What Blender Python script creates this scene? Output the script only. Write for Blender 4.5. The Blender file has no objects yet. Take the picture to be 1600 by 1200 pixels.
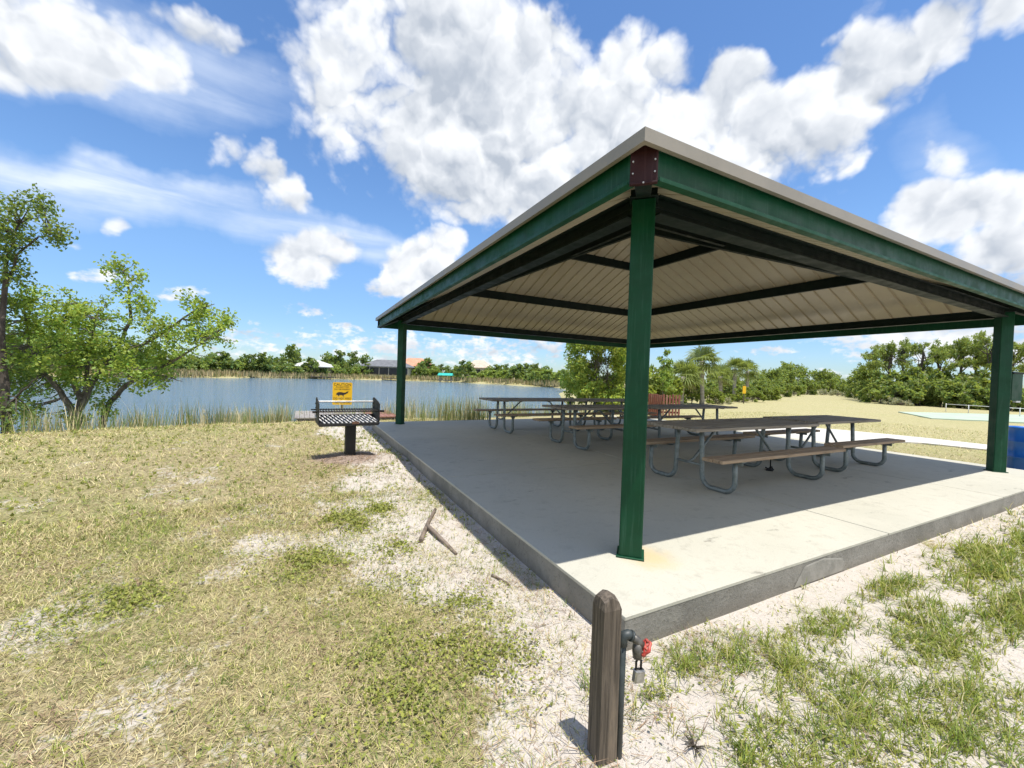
import bpy, math, random
import numpy as np
from mathutils import Vector, Matrix, Euler

random.seed(7)
rng = np.random.default_rng(11)
S = bpy.context.scene
COL = S.collection
R = math.radians

# ------------------------------------------------------------------ camera
CF = Vector((0.457905, 0.888798, -0.018982))
CR = Vector((0.888756, -0.457174, 0.033240))
CU = Vector((-0.020865, 0.032092, 0.999267))
CP = Vector((-2.4057, -2.4600, 1.42))
FPX = 633.96                      # focal length in pixels of a 1600 px wide picture
cam = bpy.data.cameras.new("camera")
camo = bpy.data.objects.new("camera", cam)
COL.objects.link(camo)
mw = Matrix((CR, CU, -CF)).transposed().to_4x4()
mw.translation = CP
camo.matrix_world = mw
cam.sensor_width = 36.0
cam.lens = FPX / 1600 * 36.0
cam.clip_start = 0.05
cam.clip_end = 6000
S.camera = camo

def at(px, py, dep):
    """a point seen at a pixel of the photograph, at a depth along the view axis"""
    return CP + (CF * FPX + CR * (px - 800) + CU * (600 - py)) * (dep / FPX)

def gp(px, py, z=-0.18):
    d = CF * FPX + CR * (px - 800) + CU * (600 - py)
    return CP + d * ((z - CP.z) / d.z)

# ------------------------------------------------------------------ light and exposure
S.view_settings.view_transform = 'Standard'
S.view_settings.look = 'None'
S.view_settings.exposure = 0.80
S.view_settings.gamma = 1.0
SUN_DIR = Vector((0.07, -0.257, 1.0)).normalized()      # towards the sun
sun = bpy.data.lights.new("sun", 'SUN')
sun.energy = 3.4
sun.angle = R(0.53)
sun.color = (1.0, 0.955, 0.88)
suno = bpy.data.objects.new("sun", sun)
suno.rotation_euler = (-SUN_DIR).to_track_quat('-Z', 'Y').to_euler()
suno.location = (0, 0, 30)
COL.objects.link(suno)

# ------------------------------------------------------------------ node helpers
class NT:
    def __init__(s, tree): s.t = tree
    def n(s, kind, **kw):
        nd = s.t.nodes.new(kind)
        for k, v in kw.items(): setattr(nd, k, v)
        return nd
    def link(s, a, b): s.t.links.new(a, b)
    def put(s, sock, v):
        if hasattr(v, 'is_output') or isinstance(v, bpy.types.NodeSocket): s.link(v, sock)
        else: sock.default_value = v
    def math(s, op, a, b=0.0, c=None, clamp=False):
        nd = s.n('ShaderNodeMath', operation=op, use_clamp=clamp)
        s.put(nd.inputs[0], a); s.put(nd.inputs[1], b)
        if c is not None: s.put(nd.inputs[2], c)
        return nd.outputs[0]
    def vmath(s, op, a, b=None):
        nd = s.n('ShaderNodeVectorMath', operation=op)
        s.put(nd.inputs[0], a)
        if b is not None: s.put(nd.inputs[1], b)
        return nd.outputs['Value'] if op in ('DOT_PRODUCT', 'LENGTH', 'DISTANCE') else nd.outputs[0]
    def mapr(s, v, a, b, c=0.0, d=1.0, smooth=True):
        nd = s.n('ShaderNodeMapRange')
        nd.interpolation_type = 'SMOOTHSTEP' if smooth else 'LINEAR'
        s.put(nd.inputs[0], v); nd.inputs[1].default_value = a; nd.inputs[2].default_value = b
        nd.inputs[3].default_value = c; nd.inputs[4].default_value = d
        return nd.outputs[0]
    def noise(s, vec, scale, detail=4, rough=0.5, dist=0.0, dim='3D'):
        nd = s.n('ShaderNodeTexNoise', noise_dimensions=dim)
        if vec is not None: s.link(vec, nd.inputs['Vector'])
        nd.inputs['Scale'].default_value = scale; nd.inputs['Detail'].default_value = detail
        nd.inputs['Roughness'].default_value = rough; nd.inputs['Distortion'].default_value = dist
        return nd.outputs['Fac']
    def mix(s, f, a, b, blend='MIX'):
        nd = s.n('ShaderNodeMix', data_type='RGBA', blend_type=blend)
        s.put(nd.inputs[0], f); s.put(nd.inputs[6], a if not isinstance(a, tuple) else (*a[:3], 1)); s.put(nd.inputs[7], b if not isinstance(b, tuple) else (*b[:3], 1))
        return nd.outputs[2]
    def coords(s, which='Object', scale=None):
        o = s.n('ShaderNodeTexCoord').outputs[which]
        if scale:
            m = s.n('ShaderNodeMapping'); s.link(o, m.inputs[0]); m.inputs[3].default_value = scale
            return m.outputs[0]
        return o

# ------------------------------------------------------------------ sky: Nishita with clouds placed by direction
W = bpy.data.worlds.new("World"); S.world = W; W.use_nodes = True
W.node_tree.nodes.clear()
w = NT(W.node_tree)
el = math.asin(SUN_DIR.z); azr = math.atan2(SUN_DIR.x, SUN_DIR.y)
sky = w.n('ShaderNodeTexSky', sky_type='NISHITA')
sky.sun_disc = False; sky.sun_elevation = el; sky.sun_rotation = azr
sky.air_density = 1.0; sky.dust_density = 0.25; sky.ozone_density = 2.6; sky.altitude = 10
FH = Vector((CF.x, CF.y, 0)).normalized(); RH = Vector((FH.y, -FH.x, 0))

def uv_of(px, py):
    d = (CF * FPX + CR * (px - 800) + CU * (600 - py)).normalized()
    return math.atan2(d.dot(RH), d.dot(FH)), math.asin(d.z)

# clouds: x, y, half width, half height, tilt in degrees (as seen in the photograph), weight
CLOUDS = [
 (700,60,210,120,0,1.15),(640,190,150,115,0,1.1),(780,230,180,140,0,1.2),(545,105,75,70,0,.9),
 (1000,140,105,90,0,1.1),(990,215,170,100,0,1.2),(1170,125,62,55,0,1.0),(1170,200,150,85,0,1.15),(1310,165,120,85,-20,1.0),
 (1440,95,135,55,-28,.95),(1580,35,120,55,-15,.9),(730,320,95,50,0,.9),(840,20,60,50,0,1.0),(1235,250,80,50,0,.85),
 (110,55,230,58,8,.86),(60,105,150,50,8,.74),(310,40,120,50,0,.80),(235,115,130,34,28,.72),
 (335,248,52,32,18,.85),(410,285,75,32,22,.85),(460,318,40,28,30,.75),
 (487,408,72,40,0,1.0),(655,408,72,38,-32,1.0),(690,380,38,30,0,.95),(595,440,35,22,0,.6),
 (490,482,36,15,0,.72),(158,427,55,12,0,.72),(190,355,28,18,0,.62),(282,456,52,14,-5,.72),(545,512,40,14,0,.65),(130,380,34,12,8,.55),
 (1465,345,120,55,-12,1.05),(1570,320,100,52,-5,1.0),(1545,400,110,45,10,.85),(1460,255,75,34,10,.58),(1590,460,120,40,0,.75),
 (1480,530,260,46,2,.85),(1160,590,30,10,0,.55),(1290,582,34,10,0,.55),(1190,548,60,9,0,.5),
]
BANK = [(430,535,130,34,0,.60),(620,548,170,36,0,.62),(800,548,170,34,0,.64),(240,560,240,26,0,.52),(-150,560,300,40,0,.6)]
# grey, thick undersides
BASES = [(690,110,90,70,0,.8),(650,290,110,55,0,.7),(830,300,130,50,0,.75),(790,130,60,60,0,.5),(1010,290,120,50,0,.6),(1250,270,90,40,0,.6),(1500,60,130,50,-20,.9),(1400,170,70,35,-35,.5),
 (180,85,170,30,8,.7),(330,70,70,30,15,.6),(90,130,110,28,5,.7),(480,425,50,14,0,.5),(640,435,40,14,-20,.45),(1530,425,80,30,0,.6),(440,315,40,16,25,.5)]
WISPS = [(180,90,260,80,14,.75),(290,328,360,30,10.5,.62),(170,285,240,24,9,.42),(60,300,200,40,6,.5),(560,380,130,18,10,.38),(1480,265,100,50,10,.4)]

grp = bpy.data.node_groups.new("cloud_field", 'ShaderNodeTree')
grp.interface.new_socket("Dir", in_out='INPUT', socket_type='NodeSocketVector')
grp.interface.new_socket("Density", in_out='OUTPUT', socket_type='NodeSocketFloat')
grp.interface.new_socket("Wisp", in_out='OUTPUT', socket_type='NodeSocketFloat')
grp.interface.new_socket("Base", in_out='OUTPUT', socket_type='NodeSocketFloat')
grp.interface.new_socket("Relief", in_out='OUTPUT', socket_type='NodeSocketFloat')
g = NT(grp)
gi = g.n('NodeGroupInput'); go = g.n('NodeGroupOutput')
D = g.vmath('NORMALIZE', gi.outputs[0])
dF = g.vmath('DOT_PRODUCT', D, tuple(FH)); dR = g.vmath('DOT_PRODUCT', D, tuple(RH))
sep = g.n('ShaderNodeSeparateXYZ'); g.link(D, sep.inputs[0])
u_ = g.math('ARCTAN2', dR, dF); v_ = g.math('ARCSINE', sep.outputs[2])
cmb = g.n('ShaderNodeCombineXYZ'); g.link(u_, cmb.inputs[0]); g.link(v_, cmb.inputs[1]); cmb.inputs[2].default_value = 0
UV = cmb.outputs[0]
# warp the shapes so no outline is an ellipse
nz = g.n('ShaderNodeTexNoise'); g.link(D, nz.inputs['Vector']); nz.inputs['Scale'].default_value = 5.0; nz.inputs['Detail'].default_value = 5; nz.inputs['Roughness'].default_value = .55
wv = g.vmath('SUBTRACT', nz.outputs['Color'], (.5, .5, .5))
sc = g.n('ShaderNodeVectorMath', operation='SCALE'); g.link(wv, sc.inputs[0]); g.put(sc.inputs['Scale'], g.mapr(v_, 0.0, .5, .03, .22))
UVW = g.vmath('ADD', UV, sc.outputs[0])
def blob(px, py, rx, ry, ang, wt, uv, soft=1.0):
    c = uv_of(px, py); ca, sa = math.cos(R(ang)), math.sin(R(ang))
    a = uv_of(px + rx * ca, py + rx * sa); b = uv_of(px - ry * sa, py + ry * ca)
    m = g.n('ShaderNodeMapping', vector_type='TEXTURE'); g.link(uv, m.inputs[0])
    m.inputs[1].default_value = (c[0], c[1], 0); m.inputs[2].default_value = (0, 0, math.atan2(a[1] - c[1], a[0] - c[0]))
    m.inputs[3].default_value = (math.hypot(a[0] - c[0], a[1] - c[1]), math.hypot(b[0] - c[0], b[1] - c[1]), 1)
    r2 = g.vmath('DOT_PRODUCT', m.outputs[0], m.outputs[0])
    return g.mapr(r2, 1.0 + .9 * soft, 1.0 - .9 * soft, 0.0, wt, smooth=False)
BEHIND = [(1.8, .45, .5, .42), (2.8, .55, .6, .42), (-1.8, .45, .45, .40), (-2.65, .45, .45, .38)]  # unseen clouds added behind the camera to brighten the shade
acc = None
for (cu_, cv_, ru_, rv_) in BEHIND:
    m = g.n('ShaderNodeMapping', vector_type='TEXTURE'); g.link(UVW, m.inputs[0]); m.inputs[1].default_value = (cu_, cv_, 0); m.inputs[3].default_value = (ru_, rv_, 1)
    v = g.mapr(g.vmath('DOT_PRODUCT', m.outputs[0], m.outputs[0]), 1.9, .1, 0.0, 1.1, smooth=False)
    acc = v if acc is None else g.math('SMOOTH_MAX', acc, v, .12)
for b in CLOUDS + BANK:
    v = blob(*b, UVW); acc = v if acc is None else g.math('SMOOTH_MAX', acc, v, .12)
fb = g.noise(D, 7.0, 9, .56, .15)
dw = g.n('ShaderNodeVectorMath', operation='SCALE'); g.link(wv, dw.inputs[0]); dw.inputs['Scale'].default_value = .20
DW = g.vmath('ADD', D, dw.outputs[0])
def billow(vec):
    tot = None
    for sc_, wt in ((7.0, .55), (15.0, .30), (33.0, .15)):
        vo = g.n('ShaderNodeTexVoronoi', feature='F1'); vo.inputs['Scale'].default_value = sc_; g.link(vec, vo.inputs['Vector'])
        d2 = g.math('MULTIPLY', g.math('MULTIPLY', vo.outputs['Distance'], vo.outputs['Distance']), -wt * 1.6)
        tot = g.math('ADD', d2, wt) if tot is None else g.math('ADD', tot, g.math('ADD', d2, wt))
    return tot
bil = billow(DW); bil_hi = billow(g.vmath('ADD', DW, (0.006, -0.010, 0.028)))
puff = g.math('SUBTRACT', bil, .55)
st = g.n('ShaderNodeMapping'); g.link(UV, st.inputs[0]); st.inputs[3].default_value = (34, 62, 1)
small = g.noise(st.outputs[0], 1.0, 5, .6)
low = g.mapr(v_, .30, .04)
nsum = g.math('ADD', g.math('MULTIPLY', g.math('SUBTRACT', fb, .5), 1.15), g.math('MULTIPLY', puff, .75))
nmix = g.math('ADD', g.math('MULTIPLY', nsum, g.mapr(v_, .02, .30, .35, 1.0)), g.math('MULTIPLY', g.math('MULTIPLY', g.math('SUBTRACT', small, .5), 2.0), low))
g.link(g.math('ADD', acc, nmix), go.inputs[0])
wacc = None
for b in WISPS:
    v = blob(*b, UVW); wacc = v if wacc is None else g.math('ADD', wacc, v)
sm = g.n('ShaderNodeMapping'); g.link(UV, sm.inputs[0]); sm.inputs[2].default_value = (0, 0, R(12)); sm.inputs[3].default_value = (4, 26, 1)
streak = g.noise(sm.outputs[0], 1.0, 5, .55, .3)
g.link(g.math('MULTIPLY', wacc, g.mapr(streak, .25, .75, .35, 1.15)), go.inputs[1])
sacc = None
for b in BASES:
    v = blob(*b, UVW); sacc = v if sacc is None else g.math('SMOOTH_MAX', sacc, v, .15)
g.link(sacc, go.inputs[2])
# relief of the billows: how much the field thins towards the sun overhead
fb_lo = g.noise(D, 7.0, 4, .56, .15); fb_hi = g.noise(g.vmath('ADD', D, (0.0, -0.010, 0.035)), 7.0, 4, .56, .15)
g.link(g.math('ADD', g.math('MULTIPLY', g.math('SUBTRACT', fb_lo, fb_hi), 1.3), g.math('MULTIPLY', g.math('SUBTRACT', bil, bil_hi), 1.5)), go.inputs[3])

dirv = w.vmath('NORMALIZE', w.coords('Generated'))
fld = w.n('ShaderNodeGroup'); fld.node_tree = grp; w.link(dirv, fld.inputs[0]); f0 = fld.outputs
alpha = w.mapr(f0[0], .38, .84)
thick = w.mapr(f0[0], .55, 1.5, 0.0, 1.0)
lit = w.math('ADD', .86, w.math('MULTIPLY', f0[3], .9))
lit = w.math('SUBTRACT', lit, w.math('MULTIPLY', thick, .18))
lit = w.math('SUBTRACT', lit, w.math('MULTIPLY', f0[2], .46))
lit = w.mapr(lit, .10, 1.0, 0.0, 1.0, smooth=False)
ccol = w.mix(lit, (.30, .335, .39), (.60, .615, .635))
skyc = w.n('ShaderNodeVectorMath', operation='SCALE'); w.link(sky.outputs[0], skyc.inputs[0]); skyc.inputs['Scale'].default_value = 0.135
hs = w.n('ShaderNodeHueSaturation'); hs.inputs['Saturation'].default_value = 1.16; hs.inputs['Hue'].default_value = 0.503; hs.inputs['Value'].default_value = 0.82
w.link(skyc.outputs[0], hs.inputs['Color'])
sz = w.n('ShaderNodeSeparateXYZ'); w.link(dirv, sz.inputs[0])
w.link(w.mapr(sz.outputs[2], 0.0, .32, .095, .14), skyc.inputs['Scale'])
hz = w.mix(w.mapr(sz.outputs[2], 0.0, .30), (.74, .90, 1.16), (1.0, 1.0, 1.0))
skc = w.vmath('MULTIPLY', hs.outputs[0], hz)
c1 = w.mix(w.math('MULTIPLY', f0[1], .75, clamp=True), skc, (.50, .56, .66))
c2 = w.mix(alpha, c1, ccol)
bg = w.n('ShaderNodeBackground'); bg.inputs['Strength'].default_value = 1.0; w.link(c2, bg.inputs['Color'])
wo = w.n('ShaderNodeOutputWorld'); w.link(bg.outputs[0], wo.inputs['Surface'])
W.cycles.sampling_method = 'MANUAL'; W.cycles.sample_map_resolution = 512

# ------------------------------------------------------------------ materials
def new_mat(name):
    m = bpy.data.materials.new(name); m.use_nodes = True; m.node_tree.nodes.clear()
    t = NT(m.node_tree)
    b = t.n('ShaderNodeBsdfPrincipled'); o = t.n('ShaderNodeOutputMaterial'); t.link(b.outputs[0], o.inputs[0])
    return m, t, b
def bump(t, b, h, strength=.3, dist=.01):
    n = t.n('ShaderNodeBump'); n.inputs['Strength'].default_value = strength; n.inputs['Distance'].default_value = dist
    t.link(h, n.inputs['Height']); t.link(n.outputs[0], b.inputs['Normal'])
def pm(name, c1, c2, scale=6, rough=.6, bmp=.2, dist=.005, metal=0.0, stretch=None, lo=.35, hi=.65, detail=5, spec=.5, rvar=.0):
    m, t, b = new_mat(name)
    v = t.coords('Object', stretch)
    n = t.noise(v, scale, detail, .6)
    t.link(t.mix(t.mapr(n, lo, hi), c1, c2), b.inputs['Base Color'])
    n2 = t.noise(v, scale * 5, 4, .6)
    if rvar: t.link(t.mapr(n, .3, .7, rough - rvar, rough + rvar), b.inputs['Roughness'])
    else: b.inputs['Roughness'].default_value = rough
    b.inputs['Metallic'].default_value = metal
    b.inputs['Specular IOR Level'].default_value = spec
    if bmp: bump(t, b, n2, bmp, dist)
    return m
M = {}
# painted steel, chalked and scratched
def paint(name, c1, c2, scratch, rough=.48):
    m, t, b = new_mat(name)
    v = t.coords('Object')
    base = t.mix(t.mapr(t.noise(v, 3.0, 6, .65), .35, .7), c1, c2)
    sv = t.coords('Object', (9, 9, 2.2))
    sp = t.mapr(t.noise(sv, 6.0, 8, .7), .69, .74)
    col = t.mix(t.math('MULTIPLY', sp, .6), base, scratch)
    run = t.noise(t.coords('Object', (14, 14, .7)), 3.0, 6, .65)      # chalky runs and grime
    col = t.mix(t.math('MULTIPLY', t.mapr(run, .52, .72), .35), col, tuple(.55 * a + .45 * b_ for a, b_ in zip(c1, scratch)))
    col = t.mix(t.math('MULTIPLY', t.mapr(t.noise(v, 1.7, 6, .7), .55, .7), .35), col, tuple(x * .5 for x in c1))
    t.link(col, b.inputs['Base Color'])
    t.link(t.mapr(t.noise(v, 5, 5, .6), .3, .7, rough - .1, rough + .15), b.inputs['Roughness'])
    bump(t, b, t.noise(v, 40, 3, .5), .06, .003); b.inputs['Specular IOR Level'].default_value = .3
    return m
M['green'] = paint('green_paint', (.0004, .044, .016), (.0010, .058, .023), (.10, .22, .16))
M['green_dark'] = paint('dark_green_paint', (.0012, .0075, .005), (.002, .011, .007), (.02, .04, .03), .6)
M['maroon'] = paint('maroon_primer', (.022, .003, .004), (.030, .005, .006), (.16, .08, .08), .5)
M['trim'] = pm('tan_trim', (.235, .215, .18), (.275, .25, .21), 2.5, .45, .08, .003, rvar=.08)
# roof panels: off-white steel with water stains and dust
m, t, b = new_mat('roof_panel_steel'); v = t.coords('Object')
n1 = t.noise(v, .8, 6, .6); n2 = t.noise(v, 7, 8, .7)
c = t.mix(t.mapr(n1, .3, .7), (.45, .385, .265), (.51, .445, .32))
c = t.mix(t.math('MULTIPLY', t.mapr(n2, .55, .75), .45), c, (.33, .275, .19))
c = t.mix(t.math('MULTIPLY', t.mapr(t.noise(v, 3.3, 8, .72), .62, .66), .35), c, (.64, .61, .54))
t.link(c, b.inputs['Base Color']); b.inputs['Roughness'].default_value = .42
M['panel'] = m
# concrete
def concrete(name, c1, c2, dirt):
    m, t, b = new_mat(name); v = t.coords('Object')
    n = t.noise(v, .7, 6, .6); n2 = t.noise(v, 5.5, 8, .7); n3 = t.noise(v, 90, 3, .6)
    c = t.mix(t.mapr(n, .3, .7), c1, c2)
    c = t.mix(t.math('MULTIPLY', t.mapr(n2, .50, .72), .60), c, dirt)
    c = t.mix(t.math('MULTIPLY', t.mapr(n3, .4, .72), .22), c, tuple(x * .6 for x in c1))
    sv = t.coords('Object', (1.0, 2.6, 1)); st2 = t.noise(sv, 1.6, 8, .75)
    c = t.mix(t.math('MULTIPLY', t.mapr(st2, .60, .68), .60), c, tuple(x * .40 for x in dirt))
    ck = t.noise(v, .9, 9, .62, 1.2); c = t.mix(t.math('MULTIPLY', t.mapr(t.math('ABSOLUTE', t.math('SUBTRACT', ck, .5)), .0035, .0, smooth=False), .22), c, tuple(x * .35 for x in dirt))
    if name == 'broomed_concrete':       # iron stain round the corner post's foot
        q = t.vmath('MULTIPLY', t.vmath('SUBTRACT', v, (.10, -.10, 0)), (1, 1, 0))
        c = t.mix(t.mapr(t.math('ADD', t.vmath('LENGTH', q), t.math('MULTIPLY', t.math('SUBTRACT', n2, .5), .35)), .30, .05, 0, .5), c, (.55, .36, .12))
    t.link(c, b.inputs['Base Color']); b.inputs['Roughness'].default_value = .82
    bump(t, b, t.math('ADD', n3, t.math('MULTIPLY', n2, .6)), .25, .004)
    return m
M['concrete'] = concrete('broomed_concrete', (.45, .435, .36), (.505, .485, .405), (.35, .33, .27))
M['path'] = concrete('path_concrete', (.56, .53, .47), (.62, .59, .52), (.45, .42, .36))
# rough slab edge; the dimness of grazing light is part of its colour
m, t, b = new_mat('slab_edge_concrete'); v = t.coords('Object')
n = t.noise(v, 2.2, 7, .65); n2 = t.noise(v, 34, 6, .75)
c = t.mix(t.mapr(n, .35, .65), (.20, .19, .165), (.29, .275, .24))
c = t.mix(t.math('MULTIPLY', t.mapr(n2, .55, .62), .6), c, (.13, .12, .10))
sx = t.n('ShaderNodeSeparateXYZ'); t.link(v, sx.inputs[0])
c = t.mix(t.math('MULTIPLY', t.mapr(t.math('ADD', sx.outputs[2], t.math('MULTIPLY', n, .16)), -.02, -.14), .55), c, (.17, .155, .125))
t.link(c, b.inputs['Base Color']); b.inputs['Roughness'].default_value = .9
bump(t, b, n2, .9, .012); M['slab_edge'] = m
M['joint'] = pm('joint_dirt', (.02, .019, .017), (.04, .037, .033), 12, .95, .3)
M['patch'] = pm('mortar_patch', (.23, .22, .19), (.30, .285, .25), 9, .9, .5, .006)
# galvanised steel
M['galv'] = pm('galvanised_steel', (.16, .185, .18), (.26, .29, .285), 14, .5, .1, .002, metal=.45, rvar=.12)
# weathered planks, grain along x
def wood(name, c1, c2, c3, grain=(1.2, 26, 26), rough=.8, g2=(.6, 5, 5)):
    m, t, b = new_mat(name); v = t.coords('Object', grain)
    oi = t.n('ShaderNodeObjectInfo')
    n = t.noise(v, 1.6, 8, .65, .6); n2 = t.noise(t.coords('Object', g2), 2.2, 6, .7)
    c = t.mix(t.mapr(n, .32, .66), c1, c2)
    c = t.mix(t.mapr(n2, .5, .68), c, c3)
    kn = t.noise(t.coords('Object', tuple(2.2 * x for x in g2)), 2.0, 5, .6)
    c = t.mix(t.math('MULTIPLY', t.mapr(kn, .68, .74), .8), c, (.035, .028, .022))
    t.link(c, b.inputs['Base Color']); b.inputs['Roughness'].default_value = rough
    bump(t, b, n, .5, .004); return m
M['plank_top'] = wood('weathered_grey_plank', (.22, .185, .145), (.37, .325, .265), (.15, .122, .095))
M['plank_seat'] = wood('weathered_brown_plank', (.30, .205, .13), (.44, .325, .215), (.20, .135, .085))
M['post_wood'] = wood('weathered_post_wood', (.045, .035, .025), (.15, .12, .09), (.20, .155, .11), (34, 34, 1.6), .85, (6, 6, .8))
M['deck'] = wood('deck_plank', (.22, .20, .18), (.34, .31, .28), (.16, .14, .13), (20, 1.2, 20), .8, (5, .6, 5))
M['deck_red'] = wood('red_deck_plank', (.22, .10, .075), (.30, .15, .11), (.15, .08, .06), (20, 1.2, 20), .8, (5, .6, 5))
M['slat'] = wood('red_brown_slat', (.20, .065, .045), (.30, .12, .085), (.36, .24, .17), (18, 18, 1.0), .8, (5, 5, .6))
M['black'] = pm('sooty_black_steel', (.007, .0065, .0065), (.015, .013, .012), 9, .6, .3, .003, rvar=.12)
M['bare_steel'] = pm('worn_bare_steel', (.34, .33, .32), (.48, .47, .46), 12, .4, .1, .002, metal=.6)
M['sunlit_steel'] = pm('sunlit_white_steel', (.55, .54, .52), (.70, .69, .67), 12, .6, .1, .002)  # grate bars: reflected sun put into the colour, hence near white
M['rusty'] = pm('rusty_steel', (.10, .05, .03), (.20, .10, .06), 18, .8, .4, .003)
M['pipe'] = pm('dark_pipe', (.018, .026, .026), (.045, .055, .055), 10, .5, .2, .002)
M['brass'] = pm('aged_grey_brass', (.10, .095, .085), (.17, .16, .14), 22, .45, .2, .001, metal=.5)
M['red_handle'] = pm('chipped_red_paint', (.42, .05, .035), (.55, .16, .12), 45, .5, .3, .001, lo=.45, hi=.7)
M['steel'] = pm('padlock_steel', (.32, .31, .29), (.5, .49, .46), 30, .35, .1, .001, metal=.8)
M['blue'] = pm('blue_plastic', (.006, .10, .42), (.010, .13, .50), 2.5, .38, .05, .003, rvar=.08)
M['white'] = pm('white_paint', (.66, .66, .64), (.76, .76, .74), 6, .55, .1, .003)
M['yellow'] = pm('yellow_sign_sheet', (.80, .46, .005), (.84, .50, .01), 4, .4, .0)
M['ink'] = pm('black_ink', (.02, .015, .012), (.03, .022, .018), 5, .6, .0)
M['bark'] = pm('grey_brown_bark', (.085, .07, .055), (.20, .175, .145), 9, .9, .8, .02, stretch=(1, 1, .35))
M['bark_dark'] = pm('dark_bark', (.05, .04, .033), (.11, .09, .075), 9, .9, .7, .02, stretch=(1, 1, .35))
M['palm_bark'] = pm('palm_bark', (.27, .24, .20), (.42, .385, .33), 7, .9, .8, .03, stretch=(.6, .6, 2.4))
M['stick'] = pm('dead_stick', (.13, .10, .075), (.24, .19, .145), 12, .9, .5, .004)
M['orange_leaf'] = pm('orange_leaf', (.62, .26, .03), (.72, .38, .06), 20, .6, .1)
M['far_roof'] = pm('grey_shingle', (.12, .125, .135), (.17, .175, .185), 1.2, .8, .1)
M['orange_roof'] = pm('orange_tile', (.50, .22, .13), (.60, .30, .19), 1.2, .8, .1)
M['tan_roof'] = pm('tan_tile', (.46, .36, .28), (.54, .44, .35), 1.2, .8, .1)
M['metal_roof'] = pm('pale_metal_roof', (.52, .52, .50), (.62, .62, .60), 1.0, .5, .05)
M['teal_roof'] = pm('teal_metal_roof', (.02, .36, .30), (.03, .44, .37), 1.0, .5, .05)
M['stucco'] = pm('cream_stucco', (.55, .52, .45), (.63, .60, .53), 1.0, .9, .1)
M['screen'] = pm('dark_screen', (.018, .020, .024), (.03, .033, .038), 1.0, .5, .0)
M['court'] = pm('pale_green_court', (.36, .44, .33), (.42, .49, .38), .8, .8, .1)

def leafmat(name, sat=1.0, trans=.45, rough=.5):
    """leaf colour comes from each leaf's own pigment (colour attribute)"""
    m, t, b = new_mat(name)
    a = t.n('ShaderNodeAttribute', attribute_name='pigment')
    t.link(a.outputs['Color'], b.inputs['Base Color']); b.inputs['Roughness'].default_value = rough
    b.inputs['Specular IOR Level'].default_value = .35
    tr = t.n('ShaderNodeBsdfTranslucent'); t.link(t.mix(.5, a.outputs['Color'], (.50, .58, .05)), tr.inputs['Color'])
    mx = t.n('ShaderNodeMixShader'); mx.inputs[0].default_value = trans
    out = [n for n in t.t.nodes if n.type == 'OUTPUT_MATERIAL'][0]
    t.link(b.outputs[0], mx.inputs[1]); t.link(tr.outputs[0], mx.inputs[2]); t.link(mx.outputs[0], out.inputs[0])
    return m
M['leaf'] = leafmat('leaf'); M['blade'] = leafmat('grass_blade', trans=.25, rough=.6)
M['straw'] = leafmat('dry_straw', trans=.10, rough=.75)

# ------------------------------------------------------------------ object helpers
def tag(o, label=None, cat=None, group=None, kind=None):
    if label: o['label'] = label
    if cat: o['category'] = cat
    if group: o['group'] = group
    if kind: o['kind'] = kind
    return o
def thing(name, label, cat, loc=(0, 0, 0), rz=0, group=None):
    o = bpy.data.objects.new(name, None); o.empty_display_size = .2
    o.location = loc; o.rotation_euler = (0, 0, rz); COL.objects.link(o)
    return tag(o, label, cat, group)
def kids(o): return [c for c in bpy.data.objects if c.parent == o]
def dup(o, loc=None, rz=None, scale=None, label=None, parent=None):
    c = o.copy(); COL.objects.link(c)
    if parent is not None: c.parent = parent
    if loc is not None: c.location = loc
    if rz is not None: c.rotation_euler = (0, 0, rz)
    if scale is not None: c.scale = scale if hasattr(scale, '__len__') else (scale,) * 3
    if label: c['label'] = label
    for ch in KIDS.get(o.name, []):
        d = dup(ch, parent=c)
    return c
KIDS = {}
def link(o, parent=None):
    COL.objects.link(o)
    if parent is not None:
        o.parent = parent; KIDS.setdefault(parent.name, []).append(o)
    return o

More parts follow.
